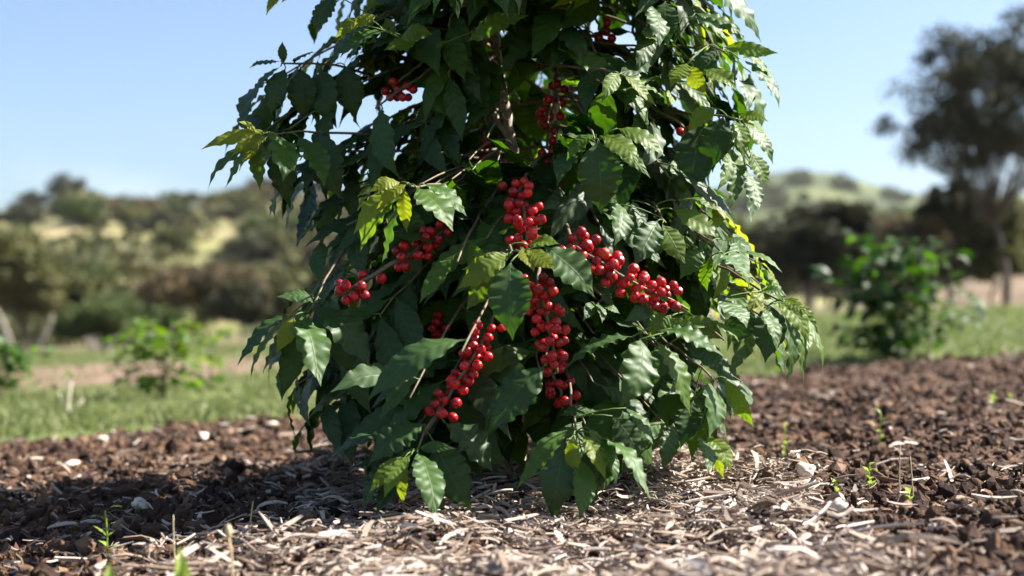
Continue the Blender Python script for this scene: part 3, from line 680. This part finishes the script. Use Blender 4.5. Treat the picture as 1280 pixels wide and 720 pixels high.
GRASS = simple('grass_blade', [(.2, (.07, .09, .025)), (.5, (.125, .145, .05)), (.8, (.22, .215, .10)), (1, (.32, .27, .16))], 3, .6, 0, use_tint=True, tl=(.22, .28, .08))
n = 85000; x, y = wedge(n, 4.0, 34, 1.5); e = edge_d(x, y); k = (e < .0) & (fbm(x*.8, y*.8, 3, 40) > -.16)
strip_ = (y+3*(fbm(x*.35, y*.35, 3, 77)+.5) > 9.8) & (y < 16.5) & (x < -1.8) & (rng.random(n) < .85); k &= ~strip_
x, y = x[k], y[k]; n = len(x)
hgt = rng.uniform(.02, .055, n)*(.65+.05*y); w_ = .0016*(1+.35*y)*rng.uniform(.6, 1.3, n); yaw = rng.random(n)*6.28; lean = rng.normal(0, .5, (n, 2))*hgt[:, None]
z = meadow_z(x, y)-.003; c0 = np.stack([x, y, z], 1); sx = np.stack([np.cos(yaw)*w_, np.sin(yaw)*w_, 0*w_], 1)
m1 = c0+np.stack([lean[:, 0]*.35, lean[:, 1]*.35, hgt*.6], 1); tp = c0+np.stack([lean[:, 0], lean[:, 1], hgt], 1)
V = np.stack([c0-sx, c0+sx, m1+sx*.8, m1-sx*.8, tp], 1).reshape(-1, 3); b = np.arange(n)*5
a = Acc(); a.add(V, np.stack([b, b+1, b+2, b+3], 1), at=np.repeat(rng.beta(2, 3, n), 5)); a.f.append(np.stack([b+3, b+2, b+4], 1))
tag(obj('grass', a, GRASS), 'short sunlit green grass growing behind the soil bed', 'grass', kind='stuff')

# ------------------------------------------------------------------ small plants
def coffee_plant(name, px, py, d, hpx, wpx, nl, label, group, tint=(.15, .5), sp=2, lmul=1., seed=1):
    r = random.Random(seed); x = (px-640)/F*d; z0 = float(meadow_z(np.array(x), np.array(d))) if edge_d(x, d) < .1 else GZ(x, d)
    e = empty(name, (x, d, z0)); tag(e, label, 'plant', group); h = hpx/F*d; w = wpx/F*d
    a = Acc(); f = Acc(); tips = []
    for s_ in range(sp):
        top = np.array([r.uniform(-.45, .45)*w, r.uniform(-.3, .3)*w, h*r.uniform(.7, .92)]); pth = bez([r.uniform(-.01, .01), 0, -.02], [top[0]*.2, top[1]*.2, h*.5], top, 8)
        tube(a, pth, [.006*h/.5*(1-.08*i) for i in range(8)], 6)
        for k in range(int(nl/sp/6)):
            u = r.uniform(.06, 1); q = np.array(pth[min(7, int(u*8))]); ph = r.random()*6.28; Lb = w*r.uniform(.35, 1.)*(1.15-.6*abs(u-.45))
            tp = q+np.array([math.cos(ph)*Lb, math.sin(ph)*Lb, Lb*r.uniform(-.15, .55)]); tube(a, [q, (q+tp)/2+[0, 0, .01], tp], [.003, .002, .0015], 5)
            for j in range(6):
                p = q+(tp-q)*(.3+.7*(j//2)/2.); th = ph+r.choice((-1, 1))*r.uniform(.4, 1.4); Ll = r.uniform(.055, .095)*lmul
                dd = nrm([math.cos(th), math.sin(th), r.uniform(-.9, .5)]); V, Fc, UV = leaf_geo(p, p+dd*Ll, nrm([r.gauss(0, .4), r.gauss(0, .4), 1]), Ll*.21, nu=10, nv=4, seed=k*7+j, wave=.2)
                if p[2]+dd[2]*Ll < .02: continue
                f.add(V, Fc, UV, r.uniform(*tint))
    obj('stem', a, TWIG, e); obj('foliage', f, LEAF, e); return e
G1 = 'young coffee plants in the grass behind'
coffee_plant('young_coffee_plant', 1122, 447, 6.7, 150, 80, 620, 'bushy young coffee plant with glossy leaves at the right edge of the soil bed', G1, (.03, .38), 6, 1.3, 3)
coffee_plant('young_coffee_plant', 205, 500, 6.6, 100, 60, 330, 'small leafy coffee seedling in the grass left of the big bush', G1, (.35, .68), 4, 1.0, 5)
coffee_plant('young_coffee_plant', 263, 480, 7.4, 78, 24, 60, 'slim yellowish coffee seedling between the leafy seedling and the big bush', G1, (.3, .62), 2, 1., 8)
coffee_plant('young_coffee_plant', -4, 490, 7.0, 72, 50, 260, 'low green coffee plant at the left edge of the photo', G1, (.2, .5), 4, 1.1, 9)

DRY = simple('dry_stick', [(.3, (.42, .36, .26)), (.7, (.66, .6, .46))], 30, .9, .3)
x = (84-640)/F*5.2; z0 = float(meadow_z(np.array(x), np.array(5.2)))
e = empty('pruned_seedling', (x, 5.2, z0)); tag(e, 'pruned seedling with pale forked stem and few leaves at the left', 'plant')
a = Acc(); tube(a, [(0, 0, -.02), (.005, 0, .05), (.012, 0, .10), (.015, 0, .15)], [.008, .007, .006, .004]); tube(a, [(0, 0, .0), (.03, 0, .03), (.06, 0, .06)], [.007, .006, .005]); tube(a, [(0, 0, .0), (-.02, 0, .06), (-.035, 0, .11)], [.004, .003, .002])
obj('stem', a, DRY, e); f = Acc()
for k in range(16):
    p = np.array([.012, 0, .15]) if k < 9 else np.array([-.04, 0, .10]); th = R.random()*6.28; dd = nrm([math.cos(th), math.sin(th), R.uniform(-.4, .7)]); V, Fc, UV = leaf_geo(p, p+dd*R.uniform(.03, .05), [0, 0, 1], .01, nu=10, nv=4, seed=k); f.add(V, Fc, UV, R.uniform(.2, .6))
obj('foliage', f, LEAF, e)

# weeds and stalks in the bed
WEED = simple('weed_green', [(.3, (.16, .28, .03)), (.7, (.32, .42, .07))], 60, .5, .1, tl=(.5, .65, .1))
STRAW = simple('straw', [(.3, (.36, .30, .16)), (.7, (.55, .46, .27))], 60, .7, .1)
def weed(px, py, d, hpx, kind, label, cat='weed'):
    x = (px-640)/F*d; z0 = GZ(x, d); z1 = H-(py-hpx-400)/F*d; h = z1-z0; e = empty('weed', (x, d, z0)); tag(e, label, cat)
    a = Acc(); top = np.array([R.uniform(-.1, .1)*h, 0, h]); pth = bez([0, 0, -.01], [R.uniform(-.06, .06)*h, 0, h*.5], top, 7)
    if kind == 'bud':
        tube(a, pth, .0013, 6); obj('stem', a, STRAW, e); b_ = Acc(); tube(b_, [top-[0, 0, .004], top, top+[0, 0, .005], top+[0, 0, .010]], [.0012, .0034, .0038, .002], 10); obj('bud', b_, STRAW, e)
    elif kind == 'stick': tube(a, pth, [.0012-.0001*i for i in range(7)], 6); obj('stem', a, STRAW, e)
    elif kind == 'shoot':
        tube(a, pth[:4], .0018, 6); obj('stem', a, WEED, e); f = Acc()
        V, Fc, UV = leaf_geo(np.array(pth[3]), top, [.2, -1, .3], .0075, nu=16, nv=6, seed=3, wave=.1, fold=.6); f.add(V, Fc, UV, .6); V, Fc, UV = leaf_geo(np.array(pth[2]), top+[.006, 0, -.012], [-.2, 1, .3], .005, nu=16, nv=6, seed=4); f.add(V, Fc, UV, .6); obj('leaf', f, WEED, e)
    elif kind == 'leafy':
        tube(a, pth, .001, 6); obj('stem', a, WEED, e); f = Acc()
        for k in range(9):
            p = np.array(pth[min(6, 1+k % 6)]); th = R.random()*6.28; dd = nrm([math.cos(th), math.sin(th), R.uniform(.0, .9)]); V, Fc, UV = leaf_geo(p, p+dd*R.uniform(.012, .024), [0, 0, 1], .0035, nu=8, nv=4, seed=k); f.add(V, Fc, UV, .5)
        obj('foliage', f, WEED, e)
weed(291, 720, 1.42, 52, 'bud', 'pale dry stalk with round bud in the left foreground')
weed(236, 720, 1.28, 40, 'shoot', 'fresh green shoot with broad leaf in the left foreground, beside the budded stalk')
weed(131, 720, 1.26, 20, 'shoot', 'blurred green shoot tip at the bottom edge, leftmost of the foreground shoots')
weed(222, 690, 1.62, 47, 'stick', 'thin brown stalk standing in the bush shadow left')
weed(313, 662, 1.75, 36, 'stick', 'bent dry stalk with curled tip in the shadow beside the bush')
weed(135, 672, 1.72, 34, 'leafy', 'small green weed in the shadow at the left')
weed(1124, 622, 1.85, 66, 'stick', 'tall thin green stalk on the dark soil at the right')
weed(1141, 624, 1.87, 54, 'stick', 'dry brown stalk right of the tall thin green stalk')
weed(1085, 602, 2.0, 20, 'leafy', 'small yellow green weed left of the tall thin stalks')
weed(1133, 628, 1.83, 12, 'leafy', 'tiny green weed tuft at the foot of the two stalks on the right')
weed(1045, 618, 1.92, 12, 'leafy', 'tiny green sprout above the white flake right of the bush')
weed(1235, 500, 3.6, 42, 'stick', 'leaning dry stick at the far right of the soil bed')
weed(1240, 505, 3.5, 12, 'leafy', 'yellow green weed at the foot of the leaning dry stick')
weed(1262, 508, 3.5, 12, 'leafy', 'low green weed at the right edge of the soil bed')
weed(1098, 540, 2.7, 22, 'leafy', 'small green weed halfway up the soil bed on the right')
weed(980, 545, 2.6, 12, 'leafy', 'tiny pale green weed on the soil just right of the bush')
weed(160, 552, 4.15, 20, 'leafy', 'green weed at the back edge of the bed on the left')
weed(65, 560, 4.0, 22, 'stick', 'short pale stick at the far left back edge of the bed')

# ------------------------------------------------------------------ hills
LSKY = [(-900, 300), (-400, 262), (-200, 250), (0, 254), (60, 246), (100, 240), (190, 256), (240, 250), (300, 243), (345, 236), (450, 235), (600, 250), (800, 290), (950, 340), (1200, 400)]
RSKY = [(300, 330), (600, 300), (800, 262), (900, 224), (950, 208), (1000, 203), (1040, 207), (1075, 216), (1110, 228), (1160, 237), (1220, 236), (1300, 234), (1500, 240), (1900, 290), (2400, 350)]
def hill(name, sky, D0, D1, px0, px1, nx, ny, m, lump_, seed, label=None):
    px = np.linspace(px0, px1, nx); t = np.linspace(0, 1.35, ny); PX, Tt = np.meshgrid(px, t); D = D0+(D1-D0)*Tt; X = (PX-640)/F*D
    zr = np.interp(PX, [s[0] for s in sky], [H-(s[1]+9-400)/F*D1 for s in sky])
    base = plane_z(X, D)
    g_ = np.where(Tt < 1, np.clip(Tt, 0, 1)**1.3, 1-.6*(Tt-1)*2)
    Z = base-1.5+(zr-base+1.5)*g_
    Z = Z+fbm(X/lump_, D/lump_, 5, seed)*lump_*.2*np.sin(np.clip(Tt, 0, 1)*math.pi)+fbm(X/lump_*5, D/lump_*5, 3, seed+3)*lump_*.02
    V = np.stack([X, D, Z], -1).reshape(-1, 3); i = np.arange((nx-1)*(ny-1)); r = i//(nx-1); c = i % (nx-1); q = r*nx+c
    a = Acc(); a.add(V, np.stack([q, q+1, q+nx+1, q+nx], 1)); o = obj(name, a, m); tag(o, kind='structure')
    def zf(pxv, tv):
        j = min(int((pxv-px0)/(px1-px0)*(nx-1)), nx-1); k = min(int(tv/1.35*(ny-1)), ny-1); return V.reshape(ny, nx, 3)[k, j]
    return zf
HG = simple('dry_hill_grass', [(.36, (.09, .10, .035)), (.46, (.17, .165, .06)), (.54, (.26, .225, .10)), (.64, (.34, .27, .15))], .05, .95, .6, .8, .3, detail=8)
HF = simple('wooded_hill', [(.38, (.03, .04, .018)), (.5, (.06, .075, .026)), (.6, (.10, .12, .04)), (.72, (.14, .13, .065))], .03, .95, 1, 3., .12, detail=9)
lz = hill('hills', LSKY, 70, 260, -900, 1100, 260, 90, HG, 45., 60)
rz = hill('far_hill', RSKY, 260, 720, 300, 2400, 260, 90, HF, 120., 90)
# low bank of bare tan earth behind the trees on the right
BANK = simple('tan_bank', [(.3, (.07, .055, .035)), (.5, (.15, .105, .065)), (.75, (.26, .185, .115))], .4, .95, .6, .1, 2)
bz = hill('bank', [(820, 392), (960, 376), (1060, 374), (1150, 362), (1220, 336), (1300, 326), (1500, 320), (1800, 340)], 42, 75, 820, 1800, 120, 30, BANK, 8., 33)

# ------------------------------------------------------------------ trees
def crown_mat(name, c0, c1, c2, tl):
    m, nt = mat(name); L = nt.links.new
    c = ramp(nt, [(0, c0), (.5, c1), (1, c2)], attr(nt)); pb = N(nt, 'ShaderNodeBsdfPrincipled', Roughness=.7); pb.inputs['Specular IOR Level'].default_value = .2
    L(c.outputs[0], pb.inputs['Base Color']); t = N(nt, 'ShaderNodeBsdfTranslucent'); t.inputs[0].default_value = (*tl, 1)
    ms = N(nt, 'ShaderNodeMixShader'); ms.inputs[0].default_value = .2; L(pb.outputs[0], ms.inputs[1]); L(t.outputs[0], ms.inputs[2])
    o = N(nt, 'ShaderNodeOutputMaterial'); L(ms.outputs[0], o.inputs[0]); return m
CM = {'olive': crown_mat('olive_crown', (.04, .047, .018), (.09, .095, .035), (.16, .155, .065), (.12, .13, .03)),
      'green': crown_mat('green_crown', (.03, .048, .014), (.06, .085, .025), (.11, .135, .045), (.10, .13, .03)),
      'brown': crown_mat('brown_crown', (.055, .044, .025), (.115, .09, .052), (.19, .15, .085), (.15, .11, .04)),
      'dark': crown_mat('dark_crown', (.02, .026, .012), (.048, .052, .026), (.10, .09, .05), (.04, .04, .018))}
WOODM = crown_mat('woodland_crown', (.035, .045, .02), (.085, .095, .035), (.16, .14, .065), (.10, .10, .03))
TBARK = simple('tree_bark', [(.3, (.05, .04, .03)), (.7, (.13, .105, .085))], 4, .9, .6, .03)
PBARK = simple('bleached_wood', [(.3, (.15, .13, .11)), (.7, (.30, .26, .22))], 4, .9, .6, .03)
def tree_meshes(seed, w, h, trunk_h, n, leaf, m, nclump=16, flat=.6, bark=TBARK, spread=1., limbs=True, tr=.035):
    """unit built in metres; crown half width w, height h"""
    r = random.Random(seed); g = np.random.default_rng(seed); t = Acc(); top = np.array([r.uniform(-.1, .1)*w, r.uniform(-.1, .1)*w, trunk_h*h])
    tube(t, bez([0, 0, -.5], [r.uniform(-.1, .1)*w, 0, trunk_h*h*.5], top, 7), [tr*h*(1-.07*i) for i in range(7)], 8)
    a = Acc(); Vs = []; At = []
    cz = h*(trunk_h+1)/2; hz = h*(1-trunk_h)/2
    for k in range(nclump):
        d_ = nrm([r.gauss(0, 1), r.gauss(0, 1), r.gauss(.15, 1)]); q_ = r.uniform(.25, 1)**.6*r.uniform(.72, 1.0)
        c = np.array([d_[0]*w*q_*.85*spread, d_[1]*w*q_*.85*spread, cz+d_[2]*hz*q_*.88])
        if limbs and k % 2 == 0: tube(t, bez(top*.85, (top+c)/2+[0, 0, .03*h], c, 6), [tr*h*.2*(1-.17*i) for i in range(6)], 5)
        cr = w*r.uniform(.16, .34)*(16/nclump)**.25; m_ = int(n/nclump); d = g.normal(size=(m_, 3)); d /= np.linalg.norm(d, axis=1)[:, None]; rad = cr*g.random(m_)**.45*g.uniform(.7, 1.25, m_)
        q = c+d*rad[:, None]*np.array([1.15, 1.15, flat]); Vs.append(q); At.append(np.clip(r.uniform(.1, .8)+g.normal(0, .18, m_), 0, 1))
    Q = np.concatenate(Vs); At = np.concatenate(At); k = len(Q); a1 = g.normal(size=(k, 3)); a1 /= np.linalg.norm(a1, axis=1)[:, None]; b1 = np.cross(a1, g.normal(size=(k, 3))); b1 /= np.linalg.norm(b1, axis=1)[:, None]
    s_ = (leaf*g.uniform(.5, 1.3, k))[:, None]; V = np.stack([Q-a1*s_, Q+b1*s_*.6, Q+a1*s_, Q-b1*s_*.6], 1).reshape(-1, 3); i = np.arange(k)*4
    a.add(V, np.stack([i, i+1, i+2, i+3], 1), at=np.repeat(At, 4))
    return make_mesh('trunk', t, bark), make_mesh('crown', a, m, smooth=False)
def tree(name, meshes, loc, s, label, group=None, rz=None):
    e = empty(name, loc); tag(e, label, 'tree', group)
    for nm, me in zip(('trunk', 'crown'), meshes):
        o = bpy.data.objects.new(nm, me); col.objects.link(o); o.parent = e
    e.scale = (s, s, s) if np.isscalar(s) else s; e.rotation_euler = (0, 0, R.random()*6.28 if rz is None else rz); return e
def tree_px(name, kind, px, base, top, hw, d, label, seed, n=9000, leaf=.1, trunk_h=.25, nclump=16, flat=.6, spread=1., tr=.022, sides=None):
    x = (px-640)/F*d; h = (base-top)/F*d; w = hw*1.2/F*d; z = H-(base-400)/F*d; nclump = nclump*2 if nclump < 60 else nclump; flat = max(flat, .8)
    return tree(name, tree_meshes(seed, w, h, trunk_h, n, leaf, CM[kind], nclump, flat, spread=spread, tr=tr), (x, d, z), 1, label, rz=0)
T2 = tree_px
T2('tree', 'dark', 1256, 378, 2, 152, 40, 'large dark spreading tree towering over the right side', 1, 27000, .075, .30, 125, .8, 1., .015)
T2('tree', 'dark', 1045, 392, 236, 62, 46, 'dense near-black tree left of the young coffee plant on the right', 2, 12000, .13, .2, 18, .8)
T2('tree', 'dark', 968, 392, 268, 52, 50, 'dark rounded tree just right of the big bush', 3, 9000, .13, .2, 14, .8)
T2('tree', 'brown', 1112, 388, 262, 60, 52, 'brownish tree behind the young coffee plant on the right', 4, 10000, .13, .25, 14, .8)
T2('tree', 'dark', 1186, 380, 205, 40, 44, 'narrow dark tree under the large spreading tree on the right', 5, 9000, .12, .2, 14, 1.)
T2('tree', 'olive', 1262, 372, 240, 60, 58, 'olive tree at the right edge under the large spreading tree', 6, 10000, .13, .3, 14, .8)
T2('tree', 'olive', 915, 392, 282, 50, 60, 'olive tree partly hidden behind the right side of the big bush', 7, 8000, .13, .25, 14, .8)
T2('tree', 'brown', 1150, 382, 268, 50, 41, 'brown tree left of the narrow dark tree on the right', 21, 9000, .12, .12, 14, .8)
T2('tree', 'olive', 1240, 372, 262, 42, 41, 'olive bush under the right half of the large spreading tree', 22, 9000, .12, .12, 14, .8)
T2('tree', 'dark', 1010, 390, 262, 50, 43, 'dark tree between the dense near-black tree and the big bush', 23, 9000, .12, .12, 14, .8)
T2('tree', 'olive', 28, 440, 268, 72, 56, 'tall olive brown tree at the left edge', 11, 14000, .13, .2, 20, .9)
T2('tree', 'olive', 98, 436, 335, 50, 62, 'olive tree beside the tall tree at the left edge', 12, 11000, .13, .2, 16, .9)
T2('tree', 'green', 130, 440, 368, 66, 48, 'broad low green bush behind the pale dead shrub', 13, 12000, .10, .1, 16, .7)
T2('tree', 'brown', 258, 428, 322, 84, 60, 'wide brownish spreading tree in the middle of the left background', 14, 14000, .13, .3, 22, .6)
T2('tree', 'dark', 300, 430, 348, 40, 56, 'dark shaded tree under the wide brownish tree', 15, 8000, .13, .2, 12, .8)
T2('tree', 'olive', 345, 424, 340, 44, 64, 'olive tree at the left flank of the big bush', 16, 9000, .13, .2, 14, .8)
T2('tree', 'green', 195, 436, 382, 34, 52, 'small green tree right of the broad low green bush', 17, 7000, .12, .15, 12, .8)
T2('tree', 'brown', -60, 442, 290, 60, 58, 'brown tree just cut by the left edge', 18, 8000, .13, .2, 14, .8)
T2('tree', 'olive', 440, 424, 300, 60, 70, 'olive tree seen through the left gaps of the bush', 19, 8000, .15, .2, 14, .8)
# pale dead shrub
x = (124-640)/F*30; e = empty('dead_shrub', (x, 30, H-(452-400)/F*30)); tag(e, 'pale leafless dead shrub at the far side of the left meadow', 'shrub'); a = Acc()
for k in range(26):
    ph = R.uniform(-.9, .9); L_ = R.uniform(.35, .75); tube(a, bez([0, 0, -.05], [math.sin(ph)*.2, R.uniform(-.2, .2), L_*.5], [math.sin(ph)*L_*.9+.1, R.uniform(-.3, .3), L_*math.cos(ph)*.9], 5), [.03, .026, .02, .016, .01], 5)
obj('branches', a, PBARK, e)
for k, (px, b, tx_, ty_) in enumerate([(14, 436, -8, 380), (42, 440, 66, 392)]):
    p0 = P(px, b, 40); p1 = P(tx_, ty_, 40); e = empty('bare_trunk', p0); a = Acc(); tube(a, bez(np.zeros(3), (p1-p0)*.5+[.1, 0, 0], p1-p0, 6), [.10, .09, .08, .07, .05, .03], 7); obj('trunk', a, PBARK, e); 
    tag(e, ['pale bare trunk leaning left at the left edge', 'pale bare trunk leaning right near the left edge'][k], 'tree')
# scattered trees over the hills
def woodland(name, zf, n, p0, p1, t0, t1, size, seed, label, cut):
    g = np.random.default_rng(seed); a = Acc(); C0 = []; tn = []
    for k in range(n):
        px = g.uniform(p0, p1); t = t0+(t1-t0)*g.random()
        if vnoise(np.array(px/28.), np.array(t*9.), seed) < cut: continue
        q = zf(px, t); s_ = size*g.uniform(.5, 1.3); m_ = 130; d = g.normal(size=(m_, 3)); d /= np.linalg.norm(d, axis=1)[:, None]
        C0.append(q+np.array([0, 0, s_*.6])+d*(s_*g.random(m_)**.4)[:, None]*np.array([1., 1., .85])); tn.append(np.clip(g.uniform(.1, .9)+g.normal(0, .15, m_), 0, 1))
    Q = np.concatenate(C0); At = np.concatenate(tn); k = len(Q); a1 = g.normal(size=(k, 3)); a1 /= np.linalg.norm(a1, axis=1)[:, None]; b1 = np.cross(a1, g.normal(size=(k, 3))); b1 /= np.linalg.norm(b1, axis=1)[:, None]
    s_ = (size*.17*g.uniform(.5, 1.3, k))[:, None]; V = np.stack([Q-a1*s_, Q+b1*s_, Q+a1*s_, Q-b1*s_], 1).reshape(-1, 3); i = np.arange(k)*4
    a.add(V, np.stack([i, i+1, i+2, i+3], 1), at=np.repeat(At, 4)); return tag(obj(name, a, WOODM, smooth=False), label, 'woodland', kind='stuff')
woodland('woodland', lz, 1900, -120, 620, .05, .97, 2.3, 5, 'merged olive scrub and trees covering the folds of the left hill', .66)
woodland('woodland', rz, 2600, 820, 1400, .05, .96, 3.6, 6, 'distant bushland covering the rounded far hill', .66)
protos = [tree_meshes(50, 3.2, 5.0, .2, 2600, .2, CM['olive'], 22, .8), tree_meshes(51, 3.6, 4.6, .25, 2600, .2, CM['dark'], 22, .7), tree_meshes(52, 3.0, 5.6, .2, 2600, .2, CM['green'], 22, .9), tree_meshes(53, 3.8, 4.8, .2, 2600, .2, CM['brown'], 22, .7)]
kinds = ['olive', 'dark', 'green', 'brown']
lab = ['olive tree dotted over the dry grass hillside', 'dark tree dotted over the dry grass hillside', 'green tree dotted over the dry grass hillside', 'brownish tree dotted over the dry grass hillside']
GH = 'trees scattered over the left hillside'
for k in range(120):
    px = R.uniform(-60, 520); t = .25+.75*R.random()**.8; q = lz(px, t*.97)
    if vnoise(np.array(px/38.), np.array(t*5), 4) < .36 and R.random() < .85: continue
    i = R.choice((0, 0, 1, 1, 2, 3)); s = R.uniform(.45, 1.05)
    tree('tree', protos[i], q-np.array([0, 0, .3]), s, lab[i], GH)
for px, s, i in ((88, 1.3, 1), (38, .8, 0), (118, .7, 1), (236, .8, 0), (252, .6, 1), (300, .8, 1), (330, 1.0, 1), (350, .9, 0)):
    tree('tree', protos[i], lz(px, .985)-np.array([0, 0, .3]), s, ['olive tree standing on the skyline of the left hill', 'dark tree standing on the skyline of the left hill'][i], 'trees on the left skyline')
GR = 'trees at the foot of the far hill on the right'
lab2 = ['olive tree at the foot of the far hill', 'dark tree at the foot of the far hill', 'green tree at the foot of the far hill', 'brownish tree at the foot of the far hill']
for k in range(42):
    px = R.uniform(860, 1330); d = R.uniform(75, 210); i = R.choice((0, 1, 2, 3, 0)); x = (px-640)/F*d
    tree('tree', protos[i], (x, d, float(plane_z(x, d))-.3), R.uniform(.9, 1.5), lab2[i], GR)
for k in range(34):
    px = R.uniform(860, 1330); q = rz(px, R.uniform(.15, .95)); i = R.choice((0, 1, 1, 2)); tree('tree', protos[i], q-np.array([0, 0, .5]), R.uniform(.7, 1.3), ['olive tree on the slope of the far hill', 'dark tree on the slope of the far hill', 'green tree on the slope of the far hill'][i], 'trees on the far hill')

# ------------------------------------------------------------------ haze in the air
m, nt = mat('haze_air'); pv = N(nt, 'ShaderNodeVolumePrincipled'); pv.inputs['Density'].default_value = .00008; pv.inputs['Color'].default_value = (.86, .92, 1, 1); pv.inputs['Anisotropy'].default_value = .2
o = N(nt, 'ShaderNodeOutputMaterial'); nt.links.new(pv.outputs[0], o.inputs['Volume'])
a = Acc(); X0, X1, Y0, Y1, Z0, Z1 = -705, 1050, -31, 1100, -60, 150
a.add([(x, y, z) for z in (Z0, Z1) for y in (Y0, Y1) for x in (X0, X1)], [[0, 2, 3, 1], [4, 5, 7, 6], [0, 1, 5, 4], [2, 6, 7, 3], [0, 4, 6, 2], [1, 3, 7, 5]])
tag(obj('haze', a, m, smooth=False), kind='stuff')

# ------------------------------------------------------------------ world, sun, camera
w = bpy.data.worlds.new('World'); sc.world = w; w.use_nodes = True; nt = w.node_tree; nt.nodes.clear(); L = nt.links.new
sky = N(nt, 'ShaderNodeTexSky'); sky.sky_type = 'NISHITA'; sky.sun_disc = False; sky.sun_elevation = EL; sky.sun_rotation = math.atan2(S[0], S[1]); sky.altitude = 300; sky.air_density = 1.0; sky.dust_density = 2.2; sky.ozone_density = 4.
bg = N(nt, 'ShaderNodeBackground'); bg.inputs[1].default_value = .059
tc = N(nt, 'ShaderNodeTexCoord').outputs['Generated']; mp = N(nt, 'ShaderNodeMapping'); mp.inputs['Scale'].default_value = (1, 1, 2.2); L(tc, mp.inputs[0])
cl = sstep_node(nt, noise(nt, 3.2, 7, .55, mp.outputs[0]), .52, .85)
c = mix(nt, mth(nt, 'MULTIPLY', cl, .5), sky.outputs[0], (6.5, 7., 7.6))
L(c, bg.inputs[0]); o = N(nt, 'ShaderNodeOutputWorld'); L(bg.outputs[0], o.inputs[0])
sun = bpy.data.lights.new('sun', 'SUN'); sun.energy = 5.; sun.angle = math.radians(.53); sun.color = (1., .95, .87)
so = bpy.data.objects.new('sun', sun); col.objects.link(so); so.rotation_mode = 'QUATERNION'; so.rotation_quaternion = Vector(S).to_track_quat('Z', 'Y'); so.location = (5, -3, 8)
cam = bpy.data.cameras.new('camera'); co = bpy.data.objects.new('camera', cam); col.objects.link(co); sc.camera = co
cam.lens = 50; cam.sensor_width = 36; co.location = (0, 0, H); co.rotation_euler = (math.radians(90)+math.atan(40/F), 0, 0); cam.clip_start = .05; cam.clip_end = 3000
cam.dof.use_dof = True; cam.dof.focus_distance = 1.95; cam.dof.aperture_fstop = 3.2; cam.dof.aperture_blades = 9
sc.view_settings.view_transform = 'Standard'; sc.view_settings.look = 'None'; sc.view_settings.exposure = 1.85; sc.view_settings.gamma = 1
sc.render.engine = 'CYCLES'; sc.cycles.use_denoising = True; sc.cycles.max_bounces = 7; sc.cycles.diffuse_bounces = 3; sc.cycles.transmission_bounces = 5; sc.cycles.glossy_bounces = 2; sc.cycles.caustics_reflective = False; sc.cycles.caustics_refractive = False
